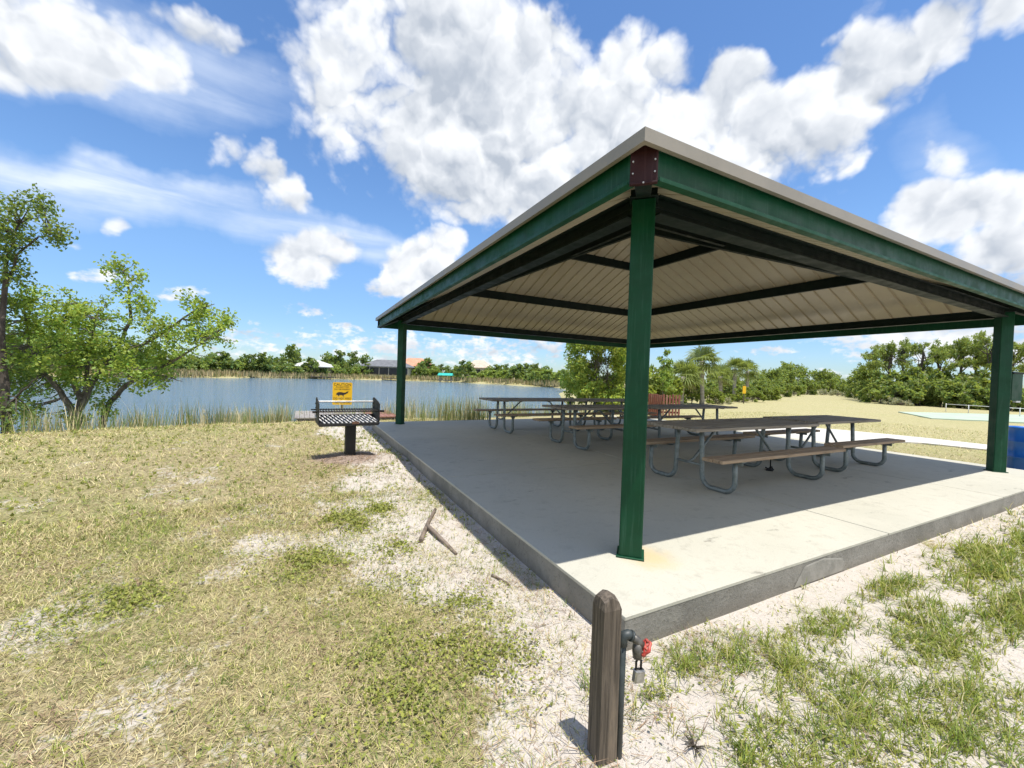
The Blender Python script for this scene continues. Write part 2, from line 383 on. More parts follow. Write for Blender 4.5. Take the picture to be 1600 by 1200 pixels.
class MB:
    """collects simple shapes and links them as ONE mesh object"""
    def __init__(s): s.v = []; s.f = []; s.m = []; s.sm = []; s.cur = 0
    def add(s, vs, fs, smooth=False):
        o = len(s.v); s.v += [tuple(p) for p in vs]
        for f in fs: s.f.append([i + o for i in f]); s.m.append(s.cur); s.sm.append(smooth)
        return s
    def box(s, c, size, rot=None, bev=0.0):
        hx, hy, hz = [k / 2 for k in size]
        if bev > 0:
            b = min(bev, hx * .9, hy * .9, hz * .9)
            vs = []
            for sx in (-1, 1):
                for sy in (-1, 1):
                    for sz in (-1, 1):
                        vs += [(sx * hx, sy * (hy - b), sz * (hz - b)), (sx * (hx - b), sy * hy, sz * (hz - b)), (sx * (hx - b), sy * (hy - b), sz * hz)]
            def ix(sx, sy, sz, k): return (((sx > 0) * 4 + (sy > 0) * 2 + (sz > 0)) * 3) + k
            fs = []
            for sg in (-1, 1):
                q = [ix(sg, -1, -1, 0), ix(sg, 1, -1, 0), ix(sg, 1, 1, 0), ix(sg, -1, 1, 0)]; fs.append(q if sg > 0 else q[::-1])
                q = [ix(-1, sg, -1, 1), ix(-1, sg, 1, 1), ix(1, sg, 1, 1), ix(1, sg, -1, 1)]; fs.append(q if sg > 0 else q[::-1])
                q = [ix(-1, -1, sg, 2), ix(1, -1, sg, 2), ix(1, 1, sg, 2), ix(-1, 1, sg, 2)]; fs.append(q if sg > 0 else q[::-1])
            for a in (-1, 1):
                for c2 in (-1, 1):
                    q = [ix(a, c2, -1, 0), ix(a, c2, 1, 0), ix(a, c2, 1, 1), ix(a, c2, -1, 1)]; fs.append(q if a * c2 < 0 else q[::-1])
                    q = [ix(a, -1, c2, 0), ix(a, 1, c2, 0), ix(a, 1, c2, 2), ix(a, -1, c2, 2)]; fs.append(q if a * c2 < 0 else q[::-1])
                    q = [ix(-1, a, c2, 1), ix(1, a, c2, 1), ix(1, a, c2, 2), ix(-1, a, c2, 2)]; fs.append(q if a * c2 > 0 else q[::-1])
            for sx in (-1, 1):
                for sy in (-1, 1):
                    for sz in (-1, 1):
                        q = [ix(sx, sy, sz, 0), ix(sx, sy, sz, 1), ix(sx, sy, sz, 2)]; fs.append(q if sx * sy * sz > 0 else q[::-1])
        else:
            vs = [(x * hx, y * hy, z * hz) for x in (-1, 1) for y in (-1, 1) for z in (-1, 1)]
            fs = [(0, 1, 3, 2), (4, 6, 7, 5), (0, 4, 5, 1), (2, 3, 7, 6), (0, 2, 6, 4), (1, 5, 7, 3)]
        c = Vector(c)
        if rot is not None:
            m3 = rot if isinstance(rot, Matrix) else Euler(rot).to_matrix()
            vs = [m3 @ Vector(p) + c for p in vs]
        else: vs = [Vector(p) + c for p in vs]
        return s.add(vs, fs)
    def tube(s, pts, r, n=10, cap=True, smooth=True):
        pts = [Vector(p) for p in pts]; rs = r if hasattr(r, '__len__') else [r] * len(pts)
        vs, fs = [], []; nrm = None
        for i, p in enumerate(pts):
            tg = (pts[min(i + 1, len(pts) - 1)] - pts[max(i - 1, 0)]).normalized()
            if nrm is None:
                nrm = tg.orthogonal().normalized()
            else:
                nrm = (nrm - tg * nrm.dot(tg)); nrm = nrm.normalized() if nrm.length > 1e-6 else tg.orthogonal().normalized()
            bn = tg.cross(nrm)
            for k in range(n):
                a = 2 * math.pi * k / n; vs.append(p + (nrm * math.cos(a) + bn * math.sin(a)) * rs[i])
        for i in range(len(pts) - 1):
            for k in range(n):
                k2 = (k + 1) % n; fs.append((i * n + k, i * n + k2, (i + 1) * n + k2, (i + 1) * n + k))
        s.add(vs, fs, smooth)
        if cap:
            o = len(s.v) - len(vs)
            s.f.append([o + k for k in range(n)][::-1]); s.m.append(s.cur); s.sm.append(False)
            s.f.append([o + (len(pts) - 1) * n + k for k in range(n)]); s.m.append(s.cur); s.sm.append(False)
        return s
    def prism(s, poly, z0, z1):
        n = len(poly); vs = [(*p, z0) for p in poly] + [(*p, z1) for p in poly]
        fs = [list(range(n))[::-1], list(range(n, 2 * n))] + [(i, (i + 1) % n, n + (i + 1) % n, n + i) for i in range(n)]
        return s.add(vs, fs)
    def beam(s, a, b, wd, ht, bev=.004, upv=(0, 0, 1)):
        a, b = Vector(a), Vector(b); x = (b - a).normalized(); y = Vector(upv).cross(x).normalized(); z = x.cross(y)
        return s.box((a + b) / 2, ((b - a).length, wd, ht), Matrix((x, y, z)).transposed(), bev)
    def build(s, name, mats, parent=None):
        me = bpy.data.meshes.new(name); me.from_pydata(s.v, [], s.f)
        for m in (mats if isinstance(mats, (list, tuple)) else [mats]): me.materials.append(m)
        me.polygons.foreach_set('material_index', s.m); me.polygons.foreach_set('use_smooth', s.sm); me.update()
        return link(bpy.data.objects.new(name, me), parent)

def np_mesh(name, verts, quads, mats, col=None, parent=None, smooth=False, tri=None):
    """big meshes straight from arrays; quads (N,4) and optional tris (N,3)"""
    me = bpy.data.meshes.new(name)
    nq = 0 if quads is None else len(quads); nt = 0 if tri is None else len(tri)
    me.vertices.add(len(verts)); me.vertices.foreach_set('co', np.asarray(verts, np.float32).ravel())
    loops = np.concatenate([x.ravel() for x in ([quads] if nq else []) + ([tri] if nt else [])]).astype(np.int32)
    me.loops.add(len(loops)); me.loops.foreach_set('vertex_index', loops)
    me.polygons.add(nq + nt)
    me.polygons.foreach_set('loop_start', np.concatenate([np.arange(nq) * 4, nq * 4 + np.arange(nt) * 3]).astype(np.int32))
    if smooth: me.polygons.foreach_set('use_smooth', np.ones(nq + nt, bool))
    me.update(calc_edges=True)
    if col is not None:
        a = me.attributes.new('pigment', 'FLOAT_COLOR', 'POINT')
        c4 = np.ones((len(verts), 4), np.float32); c4[:, :3] = col; a.data.foreach_set('color', c4.ravel())
    for m in (mats if isinstance(mats, (list, tuple)) else [mats]): me.materials.append(m)
    return link(bpy.data.objects.new(name, me), parent)

# value noise for laying out growth
_tab = rng.random((256, 256))
def vnoise(x, y):
    xi = np.floor(x).astype(int); yi = np.floor(y).astype(int); fx = x - xi; fy = y - yi
    fx = fx * fx * (3 - 2 * fx); fy = fy * fy * (3 - 2 * fy)
    g00 = _tab[xi % 256, yi % 256]; g10 = _tab[(xi + 1) % 256, yi % 256]; g01 = _tab[xi % 256, (yi + 1) % 256]; g11 = _tab[(xi + 1) % 256, (yi + 1) % 256]
    return (g00 * (1 - fx) + g10 * fx) * (1 - fy) + (g01 * (1 - fx) + g11 * fx) * fy
def fbm(x, y, sc, oc=4):
    a, s, tot = 0, 1.0, 0
    for i in range(oc):
        a = a + s * vnoise(x * sc + 17.3 * i + 91, y * sc + 9.1 * i + 53); tot += s; s *= .55; sc *= 2.03
    return a / tot
def sstep(a, b, x):
    t = np.clip((x - a) / (b - a), 0, 1); return t * t * (3 - 2 * t)

# ------------------------------------------------------------------ ground and lake
SLAB = (-0.66, 9.50, -0.655, 9.465)
WATER_Z = -0.80
LAKE = np.array([(-60, 5), (-34, 9), (-16, 9.9), (-8, 11.0), (-4.9, 11.9), (-2.6, 12.4), (0.4, 12.7), (5, 12.4), (9.5, 13.2), (13.5, 17), (19, 27), (27, 40),
                 (37, 54), (46, 67), (47.5, 70), (44.5, 87), (34.5, 108), (17, 113.5), (3, 109), (-12, 101), (-27, 86), (-60, 70), (-120, 60), (-160, 20), (-110, -4)], float)
def lake_sd(x, y):
    """signed distance to the lake outline, positive inside"""
    p = np.stack([x, y], -1); best = np.full(x.shape, 1e9); ins = np.zeros(x.shape, bool)
    for i in range(len(LAKE)):
        a, b = LAKE[i], LAKE[(i + 1) % len(LAKE)]; ab = b - a
        t = np.clip(((p - a) @ ab) / (ab @ ab), 0, 1); d = np.hypot(*(np.moveaxis(p - (a + t[..., None] * ab), -1, 0))); best = np.minimum(best, d)
        cond = (a[1] > y) != (b[1] > y)
        with np.errstate(divide='ignore', invalid='ignore'):
            xx = (b[0] - a[0]) * (y - a[1]) / (b[1] - a[1]) + a[0]
        ins ^= cond & (x < xx)
    return np.where(ins, best, -best)
GRILL = (-1.70, 5.15)
def slab_dist(x, y):
    dx = np.maximum(np.maximum(SLAB[0] - x, x - SLAB[1]), 0); dy = np.maximum(np.maximum(SLAB[2] - y, y - SLAB[3]), 0)
    return np.hypot(dx, dy)
def zground(x, y):
    x = np.asarray(x, float); y = np.asarray(y, float)
    z = np.full(x.shape, -.185)
    sd = slab_dist(x, y)
    z = z + (fbm(x, y, .9, 3) - .5) * .07 * sstep(.2, 2.0, sd) + (fbm(x, y, 4.5, 3) - .5) * .035 * sstep(-.05, .3, sd)
    z = z + .15 * np.exp(-(((x - GRILL[0]) / .95) ** 2 + ((y - GRILL[1]) / .65) ** 2))
    z = z - .03 * sstep(.5, .0, sd) + (fbm(x, y, .02, 2) - .5) * .5 * sstep(30, 120, np.hypot(x, y))
    return z - 1.75 * sstep(-.9, 3.2, lake_sd(x, y))
def axis_coords(lo, hi, step, far, gr=1.22):
    a = list(np.arange(lo, hi + 1e-6, step)); s = step; x = a[-1]; up = []
    while x < far: s *= gr; x += s; up.append(x)
    s = step; x = a[0]; dn = []
    while x > -far: s *= gr; x -= s; dn.append(x)
    return np.array(dn[::-1] + a + up)
GX = axis_coords(-8, 16, .10, 2500); GY = axis_coords(-4, 19, .10, 2500)
XX, YY = np.meshgrid(GX, GY, indexing='ij')
ZZ = zground(XX, YY)
nx, ny = XX.shape
idx = np.arange(nx * ny).reshape(nx, ny)
quads = np.stack([idx[:-1, :-1], idx[1:, :-1], idx[1:, 1:], idx[:-1, 1:]], -1).reshape(-1, 4)

def sandiness(x, y):
    """how bare and sandy the ground is: 1 bare white sand, 0 thatch of dry grass"""
    n = fbm(x, y, 1.1, 4); n2 = fbm(x + 31, y - 12, 3.0, 3)
    left = sstep(2.1, .2, SLAB[0] - x) * (y > -1.5) * (x < -.5) * sstep(11, 9.5, y)                     # strip along the slab
    front = sstep(-.1, -.5, y) * sstep(-1.6, -.6, x) * .92
    base = .10 + .26 * sstep(9, 2, np.hypot(x + 1.6, y - .8))
    base = np.where(x > 9, .02 + .3 * sstep(11.5, 9.5, x), base); base = np.where(np.hypot(x, y) > 16, -.25, base)
    s = np.maximum(np.maximum(left * .95, front), base)
    return np.clip(s + (n - .5) * .95 + (n2 - .5) * .45, 0, 1)
sandv = sandiness(XX, YY).ravel()
ground = np_mesh('ground', np.stack([XX, YY, ZZ], -1).reshape(-1, 3), quads, [], smooth=True)
at_ = ground.data.attributes.new('sand', 'FLOAT', 'POINT'); at_.data.foreach_set('value', sandv.astype(np.float32))
mulch = np.exp(-(((XX - GRILL[0]) / .62) ** 2 + ((YY - GRILL[1] + .12) / .48) ** 2)).ravel()
at2 = ground.data.attributes.new('mulch', 'FLOAT', 'POINT'); at2.data.foreach_set('value', mulch.astype(np.float32))
tag(ground, kind='structure')
m, t, b = new_mat('sandy_lawn'); v = t.coords('Object')
sa = t.n('ShaderNodeAttribute', attribute_name='sand').outputs['Fac']
mu = t.n('ShaderNodeAttribute', attribute_name='mulch').outputs['Fac']
n1 = t.noise(v, 26, 6, .7); n2 = t.noise(v, 130, 4, .65); n3 = t.noise(v, 2.2, 6, .65); n4 = t.noise(v, 9, 6, .65); n5 = t.noise(v, .12, 5, .6)
sand = t.mix(t.mapr(n2, .3, .7), (.50, .45, .39), (.62, .57, .51))
sand = t.mix(t.math('MULTIPLY', t.mapr(n1, .56, .70), .5), sand, (.33, .285, .23))
sand = t.mix(t.math('MULTIPLY', t.mapr(n3, .5, .7), .30), sand, (.46, .39, .325))
th = t.mix(t.mapr(n1, .34, .66), (.22, .175, .095), (.50, .42, .25))
th = t.mix(t.mapr(n4, .48, .66, 0, .6), th, (.17, .175, .055))
th = t.mix(t.mapr(n5, .46, .62, 0, .45), th, (.24, .26, .08))
dist_ = t.mapr(t.vmath('LENGTH', v), 7.0, 17.0)
th = t.mix(t.math('MULTIPLY', dist_, .75), th, t.mix(t.mapr(n4, .35, .65), (.36, .34, .15), (.53, .475, .27)))
th = t.mix(t.math('MULTIPLY', t.mapr(n2, .50, .64), .6), th, (.16, .13, .065))
fac = t.mapr(t.math('ADD', sa, t.math('ADD', t.math('MULTIPLY', t.math('SUBTRACT', n1, .5), .9), t.math('MULTIPLY', t.math('SUBTRACT', n4, .5), .5))), .42, .62)
c = t.mix(fac, th, sand)
c = t.mix(t.mapr(t.math('ADD', mu, t.math('MULTIPLY', t.math('SUBTRACT', n1, .5), .7)), .40, .62, 0, .85), c, t.mix(t.mapr(n2, .35, .65), (.16, .11, .085), (.44, .34, .28)))
t.link(c, b.inputs['Base Color']); b.inputs['Roughness'].default_value = .95; b.inputs['Specular IOR Level'].default_value = .15
bump(t, b, t.math('ADD', n1, t.math('MULTIPLY', n2, .6)), .7, .02)
ground.data.materials.append(m)

# water sheet over the lake's hollow
wxy = [(LAKE[:, 0].min() - 6, LAKE[:, 1].min() - 6), (LAKE[:, 0].max() + 6, LAKE[:, 1].max() + 6)]
lx = np.linspace(wxy[0][0], wxy[1][0], 60); ly = np.linspace(wxy[0][1], wxy[1][1], 40)
# keep the sheet only where the ground is hollow, so it never shows above low land
WX, WY = np.meshgrid(lx, ly, indexing='ij'); ii = np.arange(WX.size).reshape(WX.shape)
wq = np.stack([ii[:-1, :-1], ii[1:, :-1], ii[1:, 1:], ii[:-1, 1:]], -1).reshape(-1, 4)
lsd = lake_sd(WX, WY).ravel(); wq = wq[(lsd[wq] > -4).any(1)]
lake = np_mesh('lake_water', np.stack([WX.ravel(), WY.ravel(), np.full(WX.size, WATER_Z)], -1), wq, [], smooth=True)
tag(lake, kind='structure')
m, t, b = new_mat('lake_water'); v = t.coords('Object')
b.inputs['Base Color'].default_value = (.13, .205, .265, 1); b.inputs['Roughness'].default_value = .09; b.inputs['IOR'].default_value = 1.333
wv1 = t.noise(t.coords('Object', (1.0, 2.2, 1)), 1.5, 6, .62, .4); wv2 = t.noise(t.coords('Object', (.5, 1.0, 1)), .35, 3, .5)
wv3 = t.noise(t.coords('Object', (1.0, 1.8, 1)), 6.0, 3, .6)
bump(t, b, t.math('ADD', wv1, t.math('ADD', wv2, t.math('MULTIPLY', wv3, .25))), 1.0, .11)
lake.data.materials.append(m)

# ------------------------------------------------------------------ concrete slab, path, court
x0, x1, y0, y1 = SLAB
slab = MB()
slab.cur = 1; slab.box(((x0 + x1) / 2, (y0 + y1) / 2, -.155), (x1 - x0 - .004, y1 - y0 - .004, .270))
jx = [x0, 2.745, 6.12, x1]; jy = [y0, 2.88, 6.15, y1]; gpx = .009
for i in range(3):
    for j in range(3):
        slab.cur = 0
        ax, bx_, ay, by_ = jx[i] + (gpx if i else 0), jx[i + 1] - (gpx if i < 2 else 0), jy[j] + (gpx if j else 0), jy[j + 1] - (gpx if j < 2 else 0)
        slab.box(((ax + bx_) / 2, (ay + by_) / 2, -.0125), (bx_ - ax, by_ - ay, .025), None, .003)
slab.cur = 2
for q in jx[1:3]: slab.box((q, (y0 + y1) / 2, -.015), (.011, y1 - y0 - .02, .004))
for q in jy[1:3]: slab.box(((x0 + x1) / 2, q, -.0165), (x1 - x0 - .02, .011, .004))
slab.cur = 3
# mortar repair on the front edge
slab.add([(1.12, y0 - .003, -.20), (1.92, y0 - .003, -.20), (1.86, y0 - .003, -.10), (1.55, y0 - .003, -.045), (1.30, y0 - .003, -.06), (1.12, y0, -.21), (1.92, y0, -.21), (1.88, y0, -.09), (1.56, y0, -.035), (1.27, y0, -.05)],
         [(0, 1, 2, 3, 4), (1, 6, 7, 2), (2, 7, 8, 3), (3, 8, 9, 4), (4, 9, 5, 0)])
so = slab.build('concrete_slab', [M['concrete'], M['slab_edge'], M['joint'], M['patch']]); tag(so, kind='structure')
# rust bloom round the corner post's foot is a stain on the slab: thin sheet of iron dust
def sheet(name, poly, z, mat, th=.02):
    mb = MB(); mb.prism(poly, z - th, z); o = mb.build(name, mat); tag(o, kind='structure'); return o
sheet('concrete_path', [(9.52, 3.5), (12.0, 3.5), (13.0, 3.3), (13.9, 2.6), (14.2, 1.3), (14.2, -9), (15.75, -9), (15.75, 3.2), (15.2, 5.2), (14.3, 6.3), (9.52, 6.6)], -.14, M['path'], .12)
sheet('court_surface', [(34.2, 10.2), (28.8, 6.9), (34, 2.5), (46, -2), (54, 3)], -.13, M['court'], .1)

# ------------------------------------------------------------------ pavilion
A, B = 8.90, 8.71          # post spacing along y and x
OV = .626                   # eave overhang
pav = thing('picnic_pavilion', 'large open picnic pavilion with green steel posts and tan hipped metal roof', 'pavilion', (0, 0, 0))
posts = [(0, 0), (B, 0), (B, A), (0, A)]
for (px, py) in posts:
    mb = MB(); rz45 = Euler((0, 0, R(45))).to_matrix()
    mb.box((px, py, 1.43), (.178, .178, 2.84), rz45, .008)
    po = mb.build('post', M['green'], pav)
    bp_ = MB(); bp_.box((px, py, .007), (.215, .215, .014), rz45, .003)
    for k in range(4):
        a = R(45 + 90 * k); 
    bo = bp_.build('base_plate', M['green'], po)
    cp_ = MB(); cp_.box((px, py, 2.86), (.215, .215, .018), rz45, .003); cp_.box((px, py, 2.895), (.20, .20, .05), rz45, .003)
    cp_.build('cap_plate', M['green_dark'], po)
ZB0, ZB1 = 2.757, 2.912      # ring beam bottom and top
def ibeam(mb, a, b):
    """C-shaped rolled beam: web with lips top and bottom"""
    a, b = Vector(a), Vector(b)
    mb.beam(a + Vector((0, 0, (ZB0 + ZB1) / 2)), b + Vector((0, 0, (ZB0 + ZB1) / 2)), .05, ZB1 - ZB0 - .024)
    mb.beam(a + Vector((0, 0, ZB0 + .006)), b + Vector((0, 0, ZB0 + .006)), .15, .012, .002)
    mb.beam(a + Vector((0, 0, ZB1 - .006)), b + Vector((0, 0, ZB1 - .006)), .15, .012, .002)
    mb.beam(a + Vector((0, 0, ZB0 + .075)), b + Vector((0, 0, ZB0 + .075)), .062, .014, .002)
for i in range(4):
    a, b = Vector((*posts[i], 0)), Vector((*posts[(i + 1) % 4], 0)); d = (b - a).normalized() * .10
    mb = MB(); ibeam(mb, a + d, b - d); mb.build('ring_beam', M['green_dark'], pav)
SL = .43
def zpan(tt): return 2.872 + SL * (tt + OV)     # panel underside at a distance inside the post line
# eave channels and tan trim
EC = .545
ec = [(-EC, -EC), (B + EC, -EC), (B + EC, A + EC), (-EC, A + EC)]
et = [(-OV, -OV), (B + OV, -OV), (B + OV, A + OV), (-OV, A + OV)]
for i in range(4):
    a, b = Vector((*ec[i], 0)), Vector((*ec[(i + 1) % 4], 0)); d = (b - a).normalized() * .085
    mb = MB(); z0_, z1_ = 2.665, 2.885
    mb.beam(a + d + Vector((0, 0, (z0_ + z1_) / 2)), b - d + Vector((0, 0, (z0_ + z1_) / 2)), .012, z1_ - z0_ - .016, .002)
    nrm = Vector((d.y, -d.x, 0)).normalized()
    for zz in (z0_ + .004, z1_ - .004):
        mb.beam(a + d + nrm * .022 + Vector((0, 0, zz)), b - d + nrm * .022 + Vector((0, 0, zz)), .06, .008, .001)
    mb.beam(a + d + nrm * .049 + Vector((0, 0, z0_ + .016)), b - d + nrm * .049 + Vector((0, 0, z0_ + .016)), .006, .022, .001)
    mb.build('eave_channel', M['green'], pav)
    a, b = Vector((*et[i], 0)), Vector((*et[(i + 1) % 4], 0)); d = (b - a).normalized()
    mb = MB(); inn = -nrm
    # folded metal edge: face, return lip below, slope on top
    zt, zb = 2.935, 2.852
    P = [(0, zb), (0, zt), (.16, zt + .16 * SL), (.16, zt + .16 * SL - .012), (.012, zt - .012), (.012, zb + .006), (.035, zb + .006), (.035, zb)]
    vs = []
    for q, s_ in ((a, 1), (b, -1)):
        for (off, zz) in P: vs.append(q + inn * off + d * s_ * off + Vector((0, 0, zz)))
    n = len(P)
    mb.add(vs, [(k, (k + 1) % n, n + (k + 1) % n, n + k) for k in range(n)] + [list(range(n))[::-1], list(range(n, 2 * n))])
    mb.build('eave_trim', M['trim'], pav)
# hip beams with their maroon end plates
APX = Vector((B / 2, A / 2, 0)); half = B / 2 + OV
for (px, py), (cx, cy) in zip(posts, ec):
    sx_, sy_ = (1 if px == 0 else -1), (1 if py == 0 else -1)
    e0 = Vector((cx + sx_ * .045, cy + sy_ * .045, 0)); top = Vector((B / 2 - sx_ * .02, A / 2 - sy_ * .02, 0))
    tt0 = -EC + .045
    mb = MB(); mb.beam(e0 + Vector((0, 0, zpan(tt0) - .15)), top + Vector((0, 0, zpan(B / 2) - .15)), .11, .20)
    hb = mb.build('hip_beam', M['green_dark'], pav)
    dg = Vector((-sx_, -sy_, 0)).normalized()
    pc = Vector((cx, cy, 0)) + dg * -.028
    mb = MB(); xx = Vector((-dg.y, dg.x, 0))
    rotm = Matrix((xx, dg, Vector((0, 0, 1)))).transposed()
    mb.box(pc + Vector((0, 0, 2.775)), (.168, .012, .245), rotm, .003)
    mb.box(pc + dg * .006 + Vector((0, 0, 2.658)), (.168, .03, .012), rotm, .002)
    ep = mb.build('end_plate', M['maroon'], pav)
    for (bx, bz, od) in ((-.066, 2.725, .006), (.066, 2.725, .006), (-.066, 2.80, .006), (.066, 2.80, .006), (0, 2.657, .02)):
        c0 = pc + dg * od + xx * bx + Vector((0, 0, bz)); mb = MB(); mb.tube([c0, c0 + dg * .008], .0055, 8); mb.build('bolt', M['bare_steel'], ep)
# purlins
for tt in (1.34, 3.22):
    cs = [(tt, tt), (B - tt, tt), (B - tt, A - tt), (tt, A - tt)]
    for i in range(4):
        a, b = Vector((*cs[i], 0)), Vector((*cs[(i + 1) % 4], 0)); d = (b - a).normalized() * .06
        zt = zpan(tt) - .008; mb = MB()
        mb.beam(a + d + Vector((0, 0, zt - .105)), b - d + Vector((0, 0, zt - .105)), .010, .190, .002)
        inn = Vector((-d.y, d.x, 0)).normalized()
        mb.beam(a + d - inn * .03 + Vector((0, 0, zt - .205)), b - d - inn * .03 + Vector((0, 0, zt - .205)), .075, .010, .001)
        mb.beam(a + d - inn * .03 + Vector((0, 0, zt - .012)), b - d - inn * .03 + Vector((0, 0, zt - .012)), .075, .010, .001)
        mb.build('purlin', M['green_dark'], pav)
# ribbed panels, one sheet of roofing per slope
def roof_face(i):
    a, b = Vector((*et[i], 0)), Vector((*et[(i + 1) % 4], 0)); L = (b - a).length; d = (b - a) / L; inn = Vector((-d.y, d.x, 0))
    apx = Vector((B / 2, A / 2, 0)); da = (apx - a).dot(inn); ua = (apx - a).dot(d)
    us = []; u = .15
    while u < L - .1:
        us += [(u, 0), (u + .016, .030), (u + .040, .030), (u + .056, 0), (u + .15, 0)]; u += .305
    us = [(.02, 0)] + us + [(L - .02, 0)]
    vs, fs = [], []
    for (uu, h) in us:
        tm = da * (uu / ua if uu < ua else (L - uu) / (L - ua)); tm = max(tm - .01, .02)
        for th in (0, .016):
            for tt in (.02, tm): vs.append(a + d * uu + inn * tt + Vector((0, 0, 2.872 + SL * tt * (half / da) + h * 1.15 + th)))
    for k in range(len(us) - 1):
        o = 4 * k
        fs += [(o, o + 1, o + 5, o + 4), (o + 2, o + 6, o + 7, o + 3), (o, o + 4, o + 6, o + 2), (o + 1, o + 3, o + 7, o + 5)]
    return MB().add(vs, fs).build('roof_panel', M['panel'], pav)
for i in range(4): roof_face(i)
mb = MB()
for (cx, cy) in et:
    sx_, sy_ = (1 if cx < 0 else -1), (1 if cy < 0 else -1)
    mb.beam(Vector((cx + sx_ * .25, cy + sy_ * .25, 2.925 + SL * .25)), Vector((B / 2, A / 2, 2.925 + SL * half)), .22, .014)
mb.build('ridge_cap', M['trim'], pav)

# ------------------------------------------------------------------ picnic tables
def loop_pts(s):
    """one tube loop in the table's cross plane: tabletop, floor, bench"""
    P = [(s * .19, .772), (s * .20, .60), (s * .215, .30)]
    def arc(c, r, a0, a1, n=7): return [(c[0] + s * r * math.cos(R(a0 + (a1 - a0) * k / (n - 1))), c[1] + r * math.sin(R(a0 + (a1 - a0) * k / (n - 1)))) for k in range(n)]
    P += [(s * .22, .20)] + arc((s * .37, .18), .15, 185, 270) + arc((s * .555, .17), .14, 270, 352) + [(s * .69, .30), (s * .685, .445)]
    return P
def make_table(name, label, ln, legx, group):
    t_ = thing(name, label, 'picnic table', (0, 0, 0), 0, group)
    mb = MB(); pw = .176; r_ = random.Random(int(ln * 100))
    for k in range(5):
        yy = (k - 2) * (pw + .008); dx = r_.uniform(-.02, .02)
        mb.box((dx, yy, .81 + r_.uniform(-.003, .003)), (ln + r_.uniform(-.02, .02), pw, .042), (0, 0, r_.uniform(-.002, .002)), .006)
    mb.build('tabletop', M['plank_top'], t_)
    for s in (-1, 1):
        mb = MB()
        for k in range(2): mb.box((r_.uniform(-.01, .01), s * (.615 + k * .138), .478), (ln, .132, .042), None, .006)
        mb.build('bench_seat', M['plank_seat'], t_)
    for lx in legx:
        for s in (-1, 1):
            mb = MB(); mb.tube([(lx, p[0], p[1]) for p in loop_pts(s)], .031, 12)
            lg = mb.build('leg', M['galv'], t_)
            mb = MB(); mb.box((lx, s * .685, .451), (.10, .24, .010), None, .002)
            mb.prism([(lx - .004, s * .58), (lx + .004, s * .58), (lx + .004, s * .79), (lx - .004, s * .79)], .40, .446)
            mb.build('seat_bracket', M['galv'], lg)
        mb = MB(); mb.box((lx, 0, .781), (.06, .74, .016), None, .002); mb.build('top_support', M['galv'], t_)
        mb = MB(); mb.tube([(lx, -.215, .30), (lx, .215, .30)], .019, 8); mb.build('cross_bar', M['galv'], t_)
        s = 1 if lx < 0 else -1
        mb = MB(); mb.tube([(lx, 0, .30), (lx + s * .10, 0, .34), (lx + s * .56, 0, .75), (lx + s * .66, 0, .779)], .019, 8)
        mb.build('brace', M['galv'], t_)
    return t_
TG = 'picnic tables under the pavilion roof'
big = make_table('picnic_table', 'long weathered picnic table nearest the near green post, brown bench towards the sunlit strip', 2.85, (-.98, 1.06), TG)
small_ = make_table('picnic_table', 'shorter weathered picnic table at the right end of the front row', 2.2, (-.70, .66), TG)
big.location = (3.43, 1.45, 0)
small_.location = (6.27, 1.62, 0)
dup(small_, (3.28, 4.55, 0), label='shorter picnic table at the left end of the middle row')
dup(big, (6.02, 4.52, 0), math.pi, label='long picnic table at the right end of the middle row, right of the near post')
dup(big, (3.15, 7.0, 0), label='long picnic table at the left end of the back row beside the lake')
dup(small_, (5.72, 6.95, 0), label='shorter picnic table at the far right of the back row before the leafy tree')

# black anchor hardware under the front table
an = thing('floor_anchor', 'small black iron anchor bolted to the slab under the front tables', 'floor anchor', (*gp(1203, 735, 0).xy, 0))
mb = MB(); mb.box((0, 0, .012), (.16, .10, .022), (0, 0, .4), .004); mb.tube([(-.04, 0, .02), (-.07, .03, .05), (-.02, .05, .03)], .012, 8); mb.tube([(.05, -.01, .02), (.09, .02, .05), (.05, .05, .02)], .012, 8)
mb.build('plate', M['black'], an)
mb = MB(); mb.tube([(.01, 0, .02), (.008, 0, .20), (.014, .01, .30)], .010, 8); mb.build('rod', M['black'], an)

